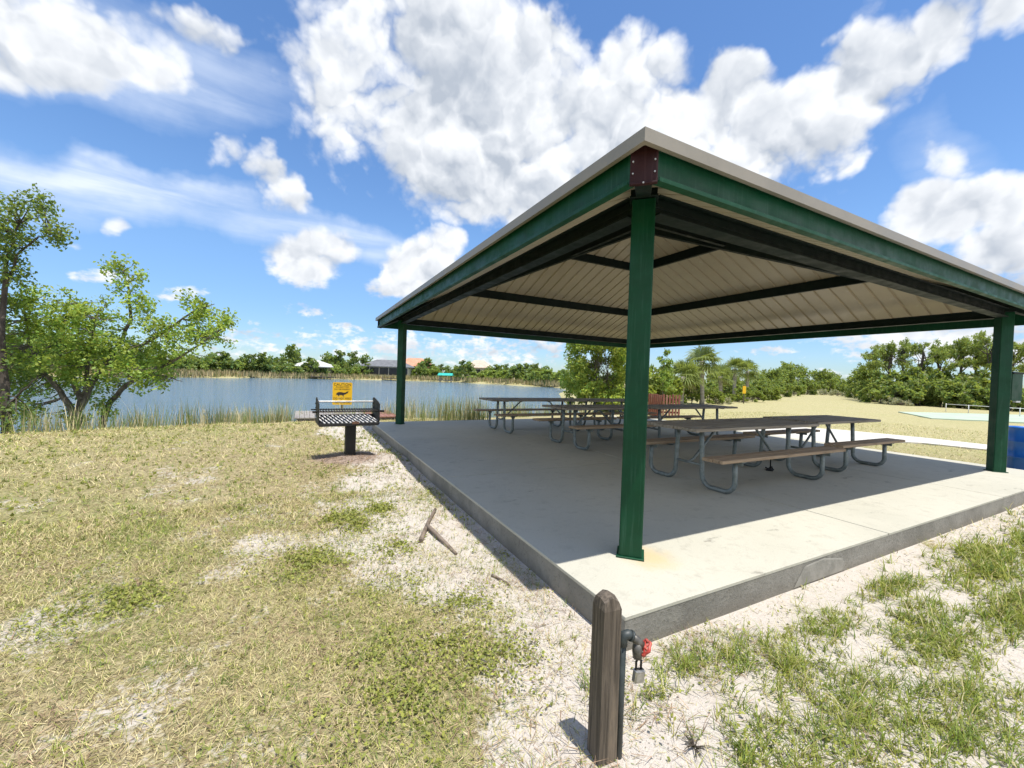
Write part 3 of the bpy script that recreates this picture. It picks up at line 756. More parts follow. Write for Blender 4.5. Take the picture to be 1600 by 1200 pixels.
# ------------------------------------------------------------------ park grill
GZ = float(zground(*GRILL)) - .02
gr = thing('park_grill', 'black steel park grill on a square post standing in a mulch mound', 'grill', (GRILL[0], GRILL[1], GZ), R(3))
zf = .53 - GZ               # firebox floor above the mound
mb = MB(); mb.box((.05, -.02, zf / 2 - .03), (.165, .165, zf), None, .008); mb.build('post', M['black'], gr)
GW, GD = .95, .56
mb = MB()
mb.box((0, -GD / 2 + .006, zf - .018), (GW, .012, .05), None, .003); mb.box((0, 0, zf + .02), (GW - .02, GD - .03, .008), (R(9), 0, 0)); mb.box((0, GD / 2 - .006, zf + .05), (GW, .012, .11), None, .003)
mb.box((0, 0, zf - .012), (GW - .25, .09, .02), None, .003); mb.box((.05, -.02, zf - .03), (.28, .28, .012), None, .003)
fb_ = mb.build('firebox', M['black'], gr)
for s in (-1, 1):
    mb = MB(); xx = s * (GW / 2 + .005)
    prof = [(-GD / 2 - .01, zf - .02), (GD / 2 + .01, zf - .02), (GD / 2 + .01, zf + .40), (GD / 2 - .10, zf + .42), (-GD / 2 + .10, zf + .36), (-GD / 2 - .01, zf + .33)]
    n = len(prof); vs = [(xx - .006, *p) for p in prof] + [(xx + .006, *p) for p in prof]
    mb.add(vs, [list(range(n))[::-1], list(range(n, 2 * n))] + [(k, (k + 1) % n, n + (k + 1) % n, n + k) for k in range(n)])
    for k in range(3):
        mb.tube([(xx - .02, GD / 2 - .14 + .03 * k, zf + .17 + .07 * k), (xx + .02, GD / 2 - .14 + .03 * k, zf + .17 + .07 * k)], .012, 8)
    mb.build('side_plate', M['black'], gr)
mb = MB(); k = -GW / 2 + .03
while k < GW / 2 - .02:
    mb.box((k, 0, zf + .05), (.026, GD - .05, .014), (R(9), 0, R(14)), .002); k += .068
mb.build('floor_grate', M['sunlit_steel'], gr)
mb = MB()
for yy in (-.23, .23): mb.tube([(-GW / 2 - .09, yy, zf + .20), (GW / 2 + .09, yy, zf + .20)], .011, 8)
k = -GW / 2 + .03
while k < GW / 2 - .02:
    mb.tube([(k, -.23, zf + .213), (k, .23, zf + .213)], .0075, 6); k += .042
for s in (-1, 1):
    for kk in range(6): mb.tube([(s * (GW / 2 + .03 + kk * .012), -.23, zf + .20), (s * (GW / 2 + .038 + kk * .012), -.23, zf + .20)], .020, 8)
mb.build('cooking_grate', M['black'], gr)
mb = MB(); mb.box((0, GD / 2 - .04, zf + .335), (GW, .02, .028), None, .004); mb.build('back_bar', M['bare_steel'], gr)
mb = MB(); mb.box((.09, -GD / 2 - .006, zf + .01), (.11, .012, .045), None, .003); mb.build('name_plate', M['rusty'], gr)

# ------------------------------------------------------------------ caution sign by the water
def text_mesh(body, size, depth=.003):
    cu = bpy.data.curves.new('lettering', 'FONT'); cu.body = body; cu.size = size; cu.align_x = 'CENTER'; cu.align_y = 'CENTER'; cu.extrude = depth / 2
    o = bpy.data.objects.new('lettering', cu); COL.objects.link(o)
    bpy.context.view_layer.update()
    me = bpy.data.meshes.new_from_object(o.evaluated_get(bpy.context.evaluated_depsgraph_get()))
    bpy.data.objects.remove(o); bpy.data.curves.remove(cu); return me
GATOR = [(-.9, -.25), (-.95, -.05), (-.80, .16), (-.55, .25), (-.2, .26), (.15, .16), (.45, .18), (.72, .36), (1.0, .42), (.80, .22), (.95, .18), (.62, .0), (.42, -.14), (.16, -.22), (.28, -.46), (.10, -.42), (-.02, -.24), (-.42, -.24), (-.52, -.42), (-.66, -.40), (-.64, -.22)]
def gator_bm(wd, z):
    n = len(GATOR); s = wd / 2
    vs = [(p[0] * s, p[1] * s, z) for p in GATOR] + [(p[0] * s, p[1] * s, z + .003) for p in GATOR]
    return MB().add(vs, [list(range(n))[::-1], list(range(n, 2 * n))] + [(k, (k + 1) % n, n + (k + 1) % n, n + k) for k in range(n)])
def caution_sign(loc, zc, wd, ht, rz, label, full=True):
    base = float(zground(loc[0], loc[1])) - .2
    sg = thing('caution_sign', label, 'sign', (loc[0], loc[1], base), rz)
    mb = MB(); mb.box((0, .03, (zc - base) / 2 + .15), (.075, .05, zc - base + .30 * ht + .3), None, .006); mb.build('sign_post', M['post_wood'], sg)
    mb = MB(); r = .04; poly = []
    for (sx, sy, a0) in ((1, 1, 0), (-1, 1, 90), (-1, -1, 180), (1, -1, 270)):
        for k in range(5):
            a = R(a0 + 22.5 * k); poly.append((sx * (wd / 2 - r) + r * math.cos(a), sy * (ht / 2 - r) + r * math.sin(a)))
    mb.prism(poly, 0, .006)
    bo = mb.build('sign_board', M['yellow'], sg); bo.location = (0, 0, zc - base); bo.rotation_euler = (R(90), 0, 0)
    if full:
        mb2 = gator_bm(wd * .66, .0065).build('alligator_mark', M['ink'], bo); mb2.location = (0, ht * .0, 0)
        for txt, yy, sz in (('CAUTION', .40, .135), ('ALLIGATORS', .29, .082), ('MAY BE PRESENT', .19, .075), ('DO NOT FEED', -.22, .095), ('THE ALLIGATORS', -.40, .072)):
            me = text_mesh(txt, sz * ht / .85); me.materials.append(M['ink'])
            o = bpy.data.objects.new('lettering', me); link(o, bo); o.location = (0, yy * ht, .008)
    return sg
p = at(535, 615, 15.2)
caution_sign((p.x, p.y), p.z, .68, .84, R(-6), 'yellow caution sign with alligator silhouette by the water behind the grill')
p = at(1163, 609, 33)
caution_sign((p.x, p.y), p.z, .26, .62, R(-30), 'small yellow sign on a post among the palms across the lawn', full=False)

# ------------------------------------------------------------------ low dock behind the grill
dk = thing('wooden_dock', 'low wooden dock of grey and reddish planks at the water behind the grill', 'dock', (-1.0, 12.6, 0))
mb = MB(); mb2 = MB(); x = -1.55
while x < 1.5:
    (mb if x < .55 else mb2).box((x, 0, -.075), (.135, 2.3, .04), None, .005); x += .143
mb.build('deck_planks', M['deck'], dk); mb2.build('deck_planks', M['deck_red'], dk)
for yy in (-1.0, 0, 1.0):
    mb = MB(); mb.box((0, yy, -.16), (3.1, .05, .13)); mb.build('joist', M['deck'], dk)
for xx in (-1.4, 1.4):
    for yy in (-1.0, 1.0):
        mb = MB(); mb.tube([(xx, yy, -1.6), (xx, yy, -.10)], .07, 10); mb.build('pile', M['deck'], dk)

# ------------------------------------------------------------------ standpipe post with tap and padlock
wp = gp(940, 1197, -.2); WPX, WPY = wp.x + .022, wp.y + .028
pz = float(zground(WPX, WPY))
wpz = .56
sp_ = thing('wooden_post', 'weathered square wooden post holding the water tap at the slab corner', 'post', (WPX, WPY, pz - .05), R(-5))
hgt = at(955, 940, 1.70).z - pz + .05
mb = MB(); hw = .044
N = 14; vs, fs = [], []
# a square post whose top is cut to a ridge and worn
rings = [(0, 1.0), (hgt * .5, .99), (hgt - .03, .98)]
def ring(z, k): return [(-hw * k, -hw * k, z), (0, -hw * k * 1.02, z), (hw * k, -hw * k, z), (hw * k, 0, z), (hw * k, hw * k, z), (0, hw * k, z), (-hw * k, hw * k, z), (-hw * k, 0, z)]
for z, k in rings: vs += ring(z, k)
vs += [(-hw * .80, -hw * .80, hgt + .0), (0, -hw * .82, hgt + .020), (hw * .8, -hw * .8, hgt - .004), (hw * .84, 0, hgt + .010), (hw * .8, hw * .8, hgt - .006), (0, hw * .82, hgt + .022), (-hw * .8, hw * .8, hgt + .004), (-hw * .84, 0, hgt + .012), (0, 0, hgt + .036)]
for r_ in range(3):
    for k in range(8): fs.append((r_ * 8 + k, r_ * 8 + (k + 1) % 8, (r_ + 1) * 8 + (k + 1) % 8, (r_ + 1) * 8 + k))
for k in range(8): fs.append((24 + k, 24 + (k + 1) % 8, 32))
mb.add(vs, fs); mb.build('timber', M['post_wood'], sp_)
# coordinates below: post's own frame; the pipe runs up the right-hand side
tp = thing('water_tap', 'grey metal hose tap with round red handle on the wooden post', 'tap', (WPX, WPY, pz), R(-5))
zt_ = hgt - .215
mb = MB(); mb.tube([(.064, -.030, -.04), (.064, -.030, zt_ - .02)], .0155, 12); mb.build('riser_pipe', M['pipe'], tp)
mb = MB(); mb.tube([(.064, -.030, zt_ - .03), (.064, -.030, zt_ - .008), (.070, -.032, zt_ + .012), (.086, -.036, zt_ + .016), (.10, -.040, zt_ + .008)], [.020, .020, .021, .020, .019], 12)
mb.tube([(.096, -.039, zt_ + .010), (.104, -.041, zt_ + .006)], .023, 12); mb.build('elbow', M['pipe'], tp)
mb = MB(); mb.tube([(.10, -.040, zt_ + .008), (.128, -.048, zt_ - .016), (.146, -.053, zt_ - .034)], [.017, .019, .017], 12)
mb.tube([(.128, -.048, zt_ - .020), (.126, -.050, zt_ - .052), (.126, -.052, zt_ - .085)], [.018, .022, .019], 12)
mb.build('spout', M['brass'], tp)
hd = MB(); hc = Vector((.160, -.057, zt_ - .046)); ax = Vector((.72, -.25, -.62)).normalized(); e1 = ax.orthogonal().normalized(); e2 = ax.cross(e1)
pts = []
for k in range(25):
    a = 2 * math.pi * k / 24; rr = .030 + .0035 * math.cos(6 * a); pts.append(hc + (e1 * math.cos(a) + e2 * math.sin(a)) * rr)
hd.tube(pts, .0062, 8, cap=False)
for k in range(3):
    a = math.pi * k / 3; v_2 = (e1 * math.cos(a) + e2 * math.sin(a)) * .030; hd.tube([hc - v_2, hc + v_2], .005, 6)
hd.tube([hc - ax * .016, hc + ax * .008], .009, 8); hd.build('handle', M['red_handle'], tp)
pl = thing('padlock', 'steel padlock hanging below the red tap handle', 'padlock', (WPX, WPY, pz), R(-5))
mb = MB(); mb.tube([(.118, -.056, zt_ - .135), (.118, -.056, zt_ - .098), (.124, -.056, zt_ - .086), (.136, -.056, zt_ - .084), (.144, -.056, zt_ - .098), (.144, -.056, zt_ - .135)], .0048, 8); mb.build('shackle', M['black'], pl)
mb = MB(); mb.box((.133, -.056, zt_ - .160), (.052, .028, .056), (0, R(8), 0), .006); mb.build('lock_body', M['steel'], pl)

# ------------------------------------------------------------------ blue bin and the box on the right post
bn = thing('trash_barrel', 'bright blue plastic trash barrel beyond the right pavilion post', 'trash barrel', (10.80, .04, -.20))
prof = [(.255, 0), (.275, .02), (.285, .10), (.292, .30), (.300, .305), (.300, .33), (.293, .335), (.296, .62), (.303, .625), (.303, .65), (.295, .655), (.29, .86), (.298, .90), (.305, .915), (.298, .93), (.280, .925), (.272, .88), (.26, .40), (.0, .38)]
def lathe(prof, n=40, flute=0.0):
    vs, fs = [], []
    for (r, z) in prof:
        for k in range(n):
            a = 2 * math.pi * k / n; rr = r * (1 + (flute * (1 if k % 4 < 2 else -1) if .05 < z < .88 and r > .27 else 0)); vs.append((rr * math.cos(a), rr * math.sin(a), z))
    for i in range(len(prof) - 1):
        for k in range(n): fs.append((i * n + k, i * n + (k + 1) % n, (i + 1) * n + (k + 1) % n, (i + 1) * n + k))
    return vs, fs
vs, fs = lathe(prof, 48, .012); MB().add(vs, fs, True).build('barrel', M['blue'], bn)
mb = MB(); mb.tube([(.302 * math.cos(a), .302 * math.sin(a), .915) for a in [2 * math.pi * k / 40 for k in range(41)]], .012, 8, cap=False); mb.build('rim', M['blue'], bn)
eb = thing('electrical_box', 'green metal box with sloped top fixed to the right pavilion post', 'electrical box', (B + .02, 0, 0))
d45 = Vector((1, -1, 0)).normalized(); cxb = Vector((.10, -.06, 0)) + Vector((.13, -.08, 0))
mb = MB(); mb.box(Vector((.30, -.05, 1.53)), (.28, .17, .50), (0, 0, R(-14)), .008); eo = mb.build('cabinet', M['green'], eb)
mb = MB(); mb.box(Vector((.305, -.055, 1.79)), (.32, .22, .025), (R(8), 0, R(-14)), .004); mb.build('cover', M['green_dark'], eb)
mb = MB(); mb.box(Vector((.34, -.12, 1.265)), (.11, .05, .03), (0, 0, R(-14)), .004); mb.build('outlet', M['white'], eb)
mb = MB(); mb.box(Vector((.13, 0, 1.53)), (.06, .06, .25), None, .003); mb.build('bracket', M['green_dark'], eb)

# ------------------------------------------------------------------ leaves and trees
def leaf_quads(P, size, col, asp=.55, flat=.5, droop=0):
    """diamond leaves at points P (N,3); returns verts, quads, colours"""
    n = len(P); ya = rng.uniform(0, 2 * math.pi, n); el = rng.normal(0, flat, n); sz = size * rng.uniform(.65, 1.3, n)
    d = np.stack([np.cos(ya) * np.cos(el), np.sin(ya) * np.cos(el), np.sin(el) - droop], -1); d /= np.linalg.norm(d, axis=1)[:, None]
    r = rng.normal(size=(n, 3)) * flat + np.array([0, 0, 1.0]); s = np.cross(d, r); s /= np.linalg.norm(s, axis=1)[:, None] + 1e-9
    L = sz[:, None] * d; Wd = (sz * asp * .5)[:, None] * s; nn = np.cross(d, s) * (sz * .10)[:, None]
    v = np.stack([P, P + L * .5 + Wd - nn, P + L, P + L * .5 - Wd - nn], 1).reshape(-1, 3)
    q = np.arange(4 * n).reshape(-1, 4)
    return v, q, np.repeat(col, 4, axis=0)
PIG = 1.0
def pigments(n, base, var=.25, clump=None):
    base = np.array(base); k = rng.normal(1, var, n).clip(.45, 1.7)[:, None]; h = rng.normal(0, .12, n)[:, None]
    c = base[None, :] * k * (1 + h * np.array([1.2, .1, -.4]))
    if clump is not None: c = c * clump[:, None]
    return np.clip(c * PIG, .004, .8)
def cluster(centers, radii, per, size, base, asp=.55, flat=.6, shell=.55, var=.22, density_noise=True):
    Ps, Cs = [], []
    for c, r in zip(centers, radii):
        n = max(3, int(per * (np.prod(np.atleast_1d(r)) ** (2 / 3) if np.ndim(r) else r * r)))
        d = rng.normal(size=(n, 3)); d /= np.linalg.norm(d, axis=1)[:, None]
        rad = rng.random(n) ** shell
        Ps.append(np.array(c) + d * rad[:, None] * np.array(r)); cl = rng.normal(1, .14)
        Cs.append(pigments(n, base, var) * np.clip(cl, .65, 1.4))
    P = np.concatenate(Ps); C = np.concatenate(Cs)
    return leaf_quads(P, size, C, asp, flat)
def merge(parts):
    V, Q, C, o = [], [], [], 0
    for v, q, c in parts: V.append(v); Q.append(q + o); C.append(c); o += len(v)
    return np.concatenate(V), np.concatenate(Q), np.concatenate(C)
def wiggle(a, b, n, amp, r_):
    a, b = Vector(a), Vector(b); pts = []
    for k in range(n + 1):
        t_ = k / n; p = a.lerp(b, t_)
        if 0 < k < n: p += Vector((r_.uniform(-1, 1), r_.uniform(-1, 1), r_.uniform(-.6, .6))) * amp
        pts.append(p)
    return pts
def rel(pts, base): return [Vector(p) - base for p in pts]

# the spreading tree at the left: limbs and leaf clumps set where they grow
def limb_tree(name, label, cat, base, limbs, clumps, dep, leaf, per, size, bark, spread=1.0, group=None, twigs=True, shell=.6):
    base = Vector(base); tr = thing(name, label, cat, base, 0, group); r_ = random.Random(name + label)
    mb = MB(); tips = []
    for (pts, rr) in limbs:
        W3 = [at(px, py, dep + dd) - base for (px, py, dd) in pts]
        fine = []
        for k in range(len(W3) - 1): fine += wiggle(W3[k], W3[k + 1], 3, .03, r_)[:-1]
        fine.append(W3[-1]); n = len(fine)
        mb.tube(fine, [rr[0] + (rr[1] - rr[0]) * k / (n - 1) for k in range(n)], 9); tips += fine[2:]
    cen, rad = [], []
    for (px, py, rx, ry, dd) in clumps:
        c0 = at(px, py, dep + dd) - base; k = dep / FPX
        sub = max(3, int(rx * ry / 78))
        for j in range(sub):
            a = r_.uniform(0, 2 * math.pi); q = math.sqrt(r_.random()) * .95
            c = c0 + CR * (rx * k * q * math.cos(a)) + Vector((0, 0, ry * k * q * math.sin(a))) + CF * r_.uniform(-1, 1) * max(rx, ry) * k * .9 * spread
            cen.append(c); rad.append(r_.uniform(.16, .34))
            if twigs and tips:
                tp_ = min(tips, key=lambda t_: (t_ - c).length)
                if (tp_ - c).length < 2.2: mb.tube(wiggle(tp_, c, 3, .06, r_), [.016, .012, .008, .005], 5, cap=False)
    mb.build('trunk', bark, tr)
    v, q, c = cluster(cen, rad, per, size, leaf, .62, .7, shell)
    np_mesh('crown', v, q, M['leaf'], c, tr)
    return tr
D1 = 11.6
b1 = at(118, 668, D1); b1.z = float(zground(b1.x, b1.y)) - .08
limb_tree('shore_tree', 'spreading bright green tree on the bank with limbs leaning right over the water', 'tree', b1,
  [([(118, 674, 0), (112, 640, 0), (95, 612, -.1), (70, 585, -.2), (45, 540, -.3), (38, 480, -.3)], (.10, .018)),
   ([(120, 672, 0), (124, 635, .05), (135, 600, .1), (138, 560, .1), (150, 500, 0)], (.09, .016)),
   ([(124, 640, 0), (150, 590, .2), (182, 545, .3), (205, 500, .2), (203, 455, .1), (192, 415, .1)], (.085, .012)),
   ([(128, 625, 0), (110, 580, .3), (100, 530, .4), (105, 475, .4)], (.08, .012)),
   ([(158, 668, .5), (172, 628, .45), (200, 600, .3), (232, 582, .2), (268, 566, .1), (310, 540, 0), (345, 515, 0)], (.085, .012)),
   ([(182, 545, .3), (220, 540, .1), (255, 520, -.1), (300, 488, -.1), (335, 475, -.1)], (.055, .010)),
   ([(232, 582, .2), (262, 588, 0), (285, 596, -.1)], (.035, .008))],
  [(60, 500, 60, 42, 0), (115, 490, 50, 38, .2), (150, 520, 45, 40, 0), (95, 555, 70, 45, -.3), (40, 565, 50, 50, .2), (165, 565, 45, 40, 0), (200, 560, 40, 30, .2), (60, 470, 50, 16, 0),
   (235, 548, 38, 34, 0), (275, 540, 36, 30, 0), (300, 505, 38, 30, 0), (335, 515, 34, 26, 0), (350, 500, 18, 14, 0), (318, 480, 28, 14, 0), (255, 505, 32, 22, 0), (215, 478, 26, 26, 0), (195, 440, 20, 18, 0),
   (205, 415, 26, 10, 0), (185, 418, 16, 8, 0), (218, 440, 14, 10, 0), (250, 585, 34, 12, 0), (270, 600, 18, 9, 0), (222, 600, 16, 10, 0), (30, 610, 40, 30, 0), (120, 600, 45, 20, .4), (155, 645, 18, 16, .2), (50, 645, 45, 18, -.3), (100, 655, 26, 12, -.2), (165, 620, 20, 14, .3), (5, 540, 40, 60, .3)],
  D1, (.31, .42, .085), 900, .100, M['bark'])
D2 = 9.9
b2 = at(8, 678, D2); b2.z = float(zground(b2.x, b2.y)) - .08
limb_tree('shore_tree', 'tall dark leafed tree cut by the left edge of the view', 'tree', b2,
  [([(12, 682, 0), (8, 600, 0), (2, 520, 0), (8, 450, .1), (12, 400, .1), (30, 350, .1)], (.10, .018)), ([(8, 450, .1), (25, 400, 0), (60, 370, 0), (90, 365, 0)], (.035, .008)),
   ([(2, 520, 0), (-40, 450, 0), (-60, 380, 0)], (.06, .01)), ([(10, 640, 0), (35, 610, -.2), (60, 590, -.2)], (.03, .008))],
  [(20, 340, 32, 24, 0), (58, 330, 28, 20, 0), (62, 318, 12, 8, 0), (72, 362, 34, 16, 0), (92, 372, 14, 10, 0), (40, 385, 30, 16, 0), (12, 400, 24, 22, 0), (28, 430, 20, 12, 0), (-50, 360, 60, 60, 0), (-60, 470, 60, 60, 0), (5, 600, 22, 30, 0), (20, 650, 34, 20, -.2), (8, 560, 22, 40, .2)],
  D2, (.13, .20, .06), 700, .095, M['bark_dark'])

def scatter_tree(name, label, cat, loc, h, crown, leaf, n_leaf, size, bark, trunk_r=.12, group=None, seed=1, flat=.7, lim=7, shell=.5, asp=.6, trunk_h=None, stems=1):
    """tree built in its own frame: crown = list of (x,y,z,r) ellipsoid clumps in fractions of h"""
    r_ = random.Random(seed); tr = thing(name, label, cat, loc, r_.uniform(0, 6.28) if seed > 50 else 0, group)
    mb = MB(); cs = [(Vector((x * h, y * h, z * h)), r * h) for (x, y, z, r) in crown]
    th = (trunk_h or .45) * h
    for s_ in range(stems):
        off = Vector((r_.uniform(-.12, .12) * h * (stems > 1), r_.uniform(-.12, .12) * h * (stems > 1), 0))
        top = Vector((r_.uniform(-.06, .06) * h, r_.uniform(-.06, .06) * h, th)) + off
        mb.tube(wiggle(off - Vector((0, 0, .15)), top, 4, .02 * h, r_), [trunk_r * (1 - .12 * k) for k in range(5)], 8)
        for (c, rr) in cs[s_::stems]:
            st_ = (off - Vector((0, 0, .15))).lerp(top, r_.uniform(.55, 1.0)); mb.tube(wiggle(st_, c, 4, .03 * h, r_), [trunk_r * .45, trunk_r * .35, trunk_r * .25, trunk_r * .15, trunk_r * .07], 6, cap=False)
    mb.build('trunk', bark, tr)
    cen, rad = [], []
    for (c, rr) in cs:
        for j in range(lim):
            d = Vector((r_.gauss(0, 1), r_.gauss(0, 1), r_.gauss(0, .8))).normalized() * rr * r_.uniform(.3, 1.0)
            cen.append(c + d); rad.append(rr * r_.uniform(.28, .5))
    tot = sum(r * r for r in rad); v, q, c = cluster(cen, rad, n_leaf / tot, size, leaf, asp, flat, shell)
    np_mesh('crown', v, q, M['leaf'], c, tr); return tr

PIG = 1.9
# leafy tree behind the tables
p = at(938, 650, 21.0); zt0 = float(zground(p.x, p.y))
cr = []
rr_ = random.Random(5)
for k in range(64):
    a = rr_.uniform(0, 6.28); z = rr_.uniform(.06, .95); q = .40 * math.sqrt(max(.08, 1 - abs(z - .45) ** 1.3)) * math.sqrt(rr_.random())
    cr.append((q * math.cos(a), q * math.sin(a), z, rr_.uniform(.11, .15)))
scatter_tree('leafy_tree', 'dense small leafed yellow green tree behind the back row of tables', 'tree', (p.x, p.y, zt0), 4.9, cr, (.19, .235, .05), 34000, .15, M['bark'], .035, None, 3, .8, 7, .45, .6, .5, 3)

# palms
def palm(loc, h, label, seed, crown_r=1.5, nf=34, group=None, dead=True):
    r_ = random.Random(seed); pt = thing('cabbage_palm', label, 'palm tree', loc, 0, group)
    lean = Vector((r_.uniform(-.05, .05) * h, r_.uniform(-.05, .05) * h, 0))
    pts = [lean * (k / 6) ** 1.5 + Vector((0, 0, -.2 + (h + .2) * k / 6)) for k in range(7)]
    mb = MB(); mb.tube(pts, [.20, .17, .15, .145, .15, .16, .17], 12); mb.build('trunk', M['palm_bark'], pt)
    top = pts[-1]; V, Q, C, o = [], [], [], 0
    for k in range(nf):
        a = r_.uniform(0, 6.28); el_ = R(r_.uniform(-45, 85)); d = Vector((math.cos(a) * math.cos(el_), math.sin(a) * math.cos(el_), math.sin(el_)))
        hub = top + d * crown_r * r_.uniform(.28, .46) + Vector((0, 0, -.05)); side = d.cross(Vector((0, 0, 1))).normalized(); nrm = side.cross(d).normalized()
        col = np.array((.19, .235, .085)) * r_.uniform(.75, 1.35) if el_ > R(-42) or not dead else np.array((.26, .20, .11)) * r_.uniform(.7, 1.2)
        # petiole
        pp = [top - side * .012, top + side * .012, hub + side * .012, hub - side * .012]; V += pp; Q.append([o, o + 1, o + 2, o + 3]); C += [col] * 4; o += 4
        nl = 15; fl = crown_r * r_.uniform(.50, .66)
        for j in range(nl):
            b_ = R(-105 + 210 * j / (nl - 1)); ld = (d * math.cos(b_) + side * math.sin(b_)).normalized()
            wv_ = ld.cross(nrm).normalized() * .042 * crown_r / 1.5
            mid = hub + ld * fl * .55 + nrm * .02 * math.cos(j); tip = hub + ld * fl * r_.uniform(.85, 1.05) + Vector((0, 0, -fl * r_.uniform(.12, .45)))
            V += [hub, mid + wv_, tip, mid - wv_]; Q.append([o, o + 1, o + 2, o + 3]); C += [col * r_.uniform(.85, 1.15)] * 4; o += 4
    np_mesh('fronds', np.array([tuple(v) for v in V]), np.array(Q), M['leaf'], np.array(C), pt); return pt
def ground_at(px, dep):
    p = at(px, 600, dep); return (p.x, p.y, float(zground(p.x, p.y)))
PG = 'palms across the lawn'
palm(ground_at(1098, 30), 3.2, 'tallest cabbage palm across the lawn with straight pale trunk', 21, 1.75, 40, PG)
palm(ground_at(1065, 28), 1.95, 'low bushy cabbage palm left of the tallest palm', 22, 1.65, 36, PG)
palm(ground_at(1148, 38), 3.0, 'slim cabbage palm right of the tallest palm beside the small yellow sign', 23, 1.55, 34, PG)
palm(ground_at(1168, 40), 2.9, 'small cabbage palm just behind the small yellow sign', 24, 1.5, 32, PG)
palm(ground_at(1127, 35), 2.2, 'cabbage palm half hidden between the tallest palm and slim palm', 25, 1.4, 30, PG)

# bushes and trees along the lawn's far edge
def bush_crown(n, seed, wide=.55, top=.9, lo=.12):
    r_ = random.Random(seed); o = []
    for k in range(n):
        a = r_.uniform(0, 6.28); z = r_.uniform(lo, top - .12); q = wide * math.sqrt(max(.1, 1 - (z / top) ** 2)) * math.sqrt(r_.random()); o.append((q * math.cos(a), q * math.sin(a), z, r_.uniform(.14, .22)))
    return o
BUSH = {}
def proto(kind, *a, **k):
    BUSH[kind] = scatter_tree(*a, **k)
DB = 'dense bushes along the far edge of the lawn'
proto('bush', 'bush', 'low dense green bush along the far edge of the lawn', 'bush', (0, 0, 0), 2.4, bush_crown(16, 1, .75), (.115, .15, .045), 2600, .24, M['bark_dark'], .06, DB, 31, .8, 6, .6, .6, .3, 3)
proto('bush2', 'bush', 'lighter yellow green bush along the far edge of the lawn', 'bush', (0, 0, 0), 2.2, bush_crown(15, 2, .8), (.12, .15, .036), 2600, .22, M['bark_dark'], .05, 'yellow green bushes along the far edge of the lawn', 32, .8, 6, .6, .6, .3, 3)
proto('grey', 'bush', 'grey twiggy scrub at the edge of the far lawn', 'bush', (0, 0, 0), 1.1, bush_crown(14, 4, 1.1), (.20, .19, .15), 1600, .20, M['bark'], .04, 'grey scrub at the edge of the far lawn', 33, .9, 6, .8, .18, .3, 4)
proto('round', 'round_tree', 'rounded dark green tree at the far side of the lawn', 'tree', (0, 0, 0), 4.2, bush_crown(24, 3, .50, .95, .25), (.105, .14, .042), 4200, .27, M['bark_dark'], .11, 'rounded dark trees at the far side of the lawn', 34, .8, 7, .6, .6, .35, 2)
def pine_crown(seed):
    r_ = random.Random(seed); o = []
    for k in range(15):
        a = r_.uniform(0, 6.28); z = r_.uniform(.52, .97); q = r_.uniform(.04, .30) * (1.15 - (z - .5)); o.append((q * math.cos(a), q * math.sin(a), z, r_.uniform(.055, .09)))
    return o
PN = 'slash pines standing above the right shrubs'
for k in range(4):
    proto('pine%d' % k, 'slash_pine', 'slash pine with open clumped crown above the shrubs at right', 'pine tree', (0, 0, 0), 7.6, pine_crown(40 + k), (.135, .17, .05), 3400, .26, M['bark_dark'], .15, PN, 41 + k, 1.1, 7, .55, .35, .86)
used = set()
def plant(kind, px, dep, scale=1.0, label=None, dz=0):
    loc = ground_at(px, dep); loc = (loc[0], loc[1], loc[2] - .05 + dz); o = BUSH[kind]; rz = random.uniform(0, 6.28)
    sc_ = (scale * random.uniform(.92, 1.08), scale * random.uniform(.92, 1.08), scale * random.uniform(.93, 1.07))
    if kind in used: return dup(o, loc, rz, sc_, label)
    used.add(kind); o.location = loc; o.rotation_euler = (0, 0, rz); o.scale = sc_
    if label: o['label'] = label
    return o
for i, (px, dep, s_) in enumerate([(1385, 47, .98), (1412, 50, 1.02), (1440, 46, .97), (1472, 48, 1.02), (1497, 45, 1.02), (1522, 46, 1.08), (1545, 43, 1.02), (1580, 46, 1.05), (1602, 42, .95), (1368, 56, .98)]):
    plant('pine%d' % (i % 4), px, dep, s_)
for px, dep, s_ in [(1240, 78, 1.45), (1225, 70, 1.05), (1288, 85, 1.35), (1300, 92, 1.2), (1350, 66, 1.15), (1205, 62, 1.0), (1362, 52, 1.0), (1180, 52, .8), (1128, 54, 1.0), (1080, 48, .8)]: plant('round', px, dep, s_)
for px, dep, s_ in [(1195, 44, 1.0), (1215, 55, 1.1), (1255, 74, 1.3), (1270, 82, 1.3), (1310, 88, 1.5), (1330, 80, 1.5), (1345, 62, 1.2), (1365, 48, 1.1), (1380, 44, 1.1), (1398, 42, 1.15), (1415, 42, 1.2), (1432, 41, 1.2), (1450, 41, 1.25), (1468, 40, 1.2), (1486, 40, 1.25), (1505, 39, 1.2),
                    (1522, 38, 1.2), (1540, 38, 1.15), (1560, 37, 1.1), (1582, 36, 1.1), (1604, 36, 1.1), (1422, 45, 1.7), (1456, 45, 1.75), (1490, 44, 1.8), (1520, 43, 1.7), (1185, 42, .8), (1128, 44, 1.1), (1108, 42, 1.0), (1150, 46, 1.1), (1080, 38, .8)]: plant('bush', px, dep, s_)
for px, dep, s_ in [(1030, 26, 1.0), (1045, 30, .9), (1022, 34, 1.5), (1112, 38, .6), (1140, 33, .4), (1158, 36, .7), (1180, 37, .6), (1200, 42, .7), (1240, 62, .9), (1078, 31, .8), (1120, 31, .5), (985, 30, 1.3), (1060, 36, .9), (1010, 26, .9)]: plant('bush2', px, dep, s_)
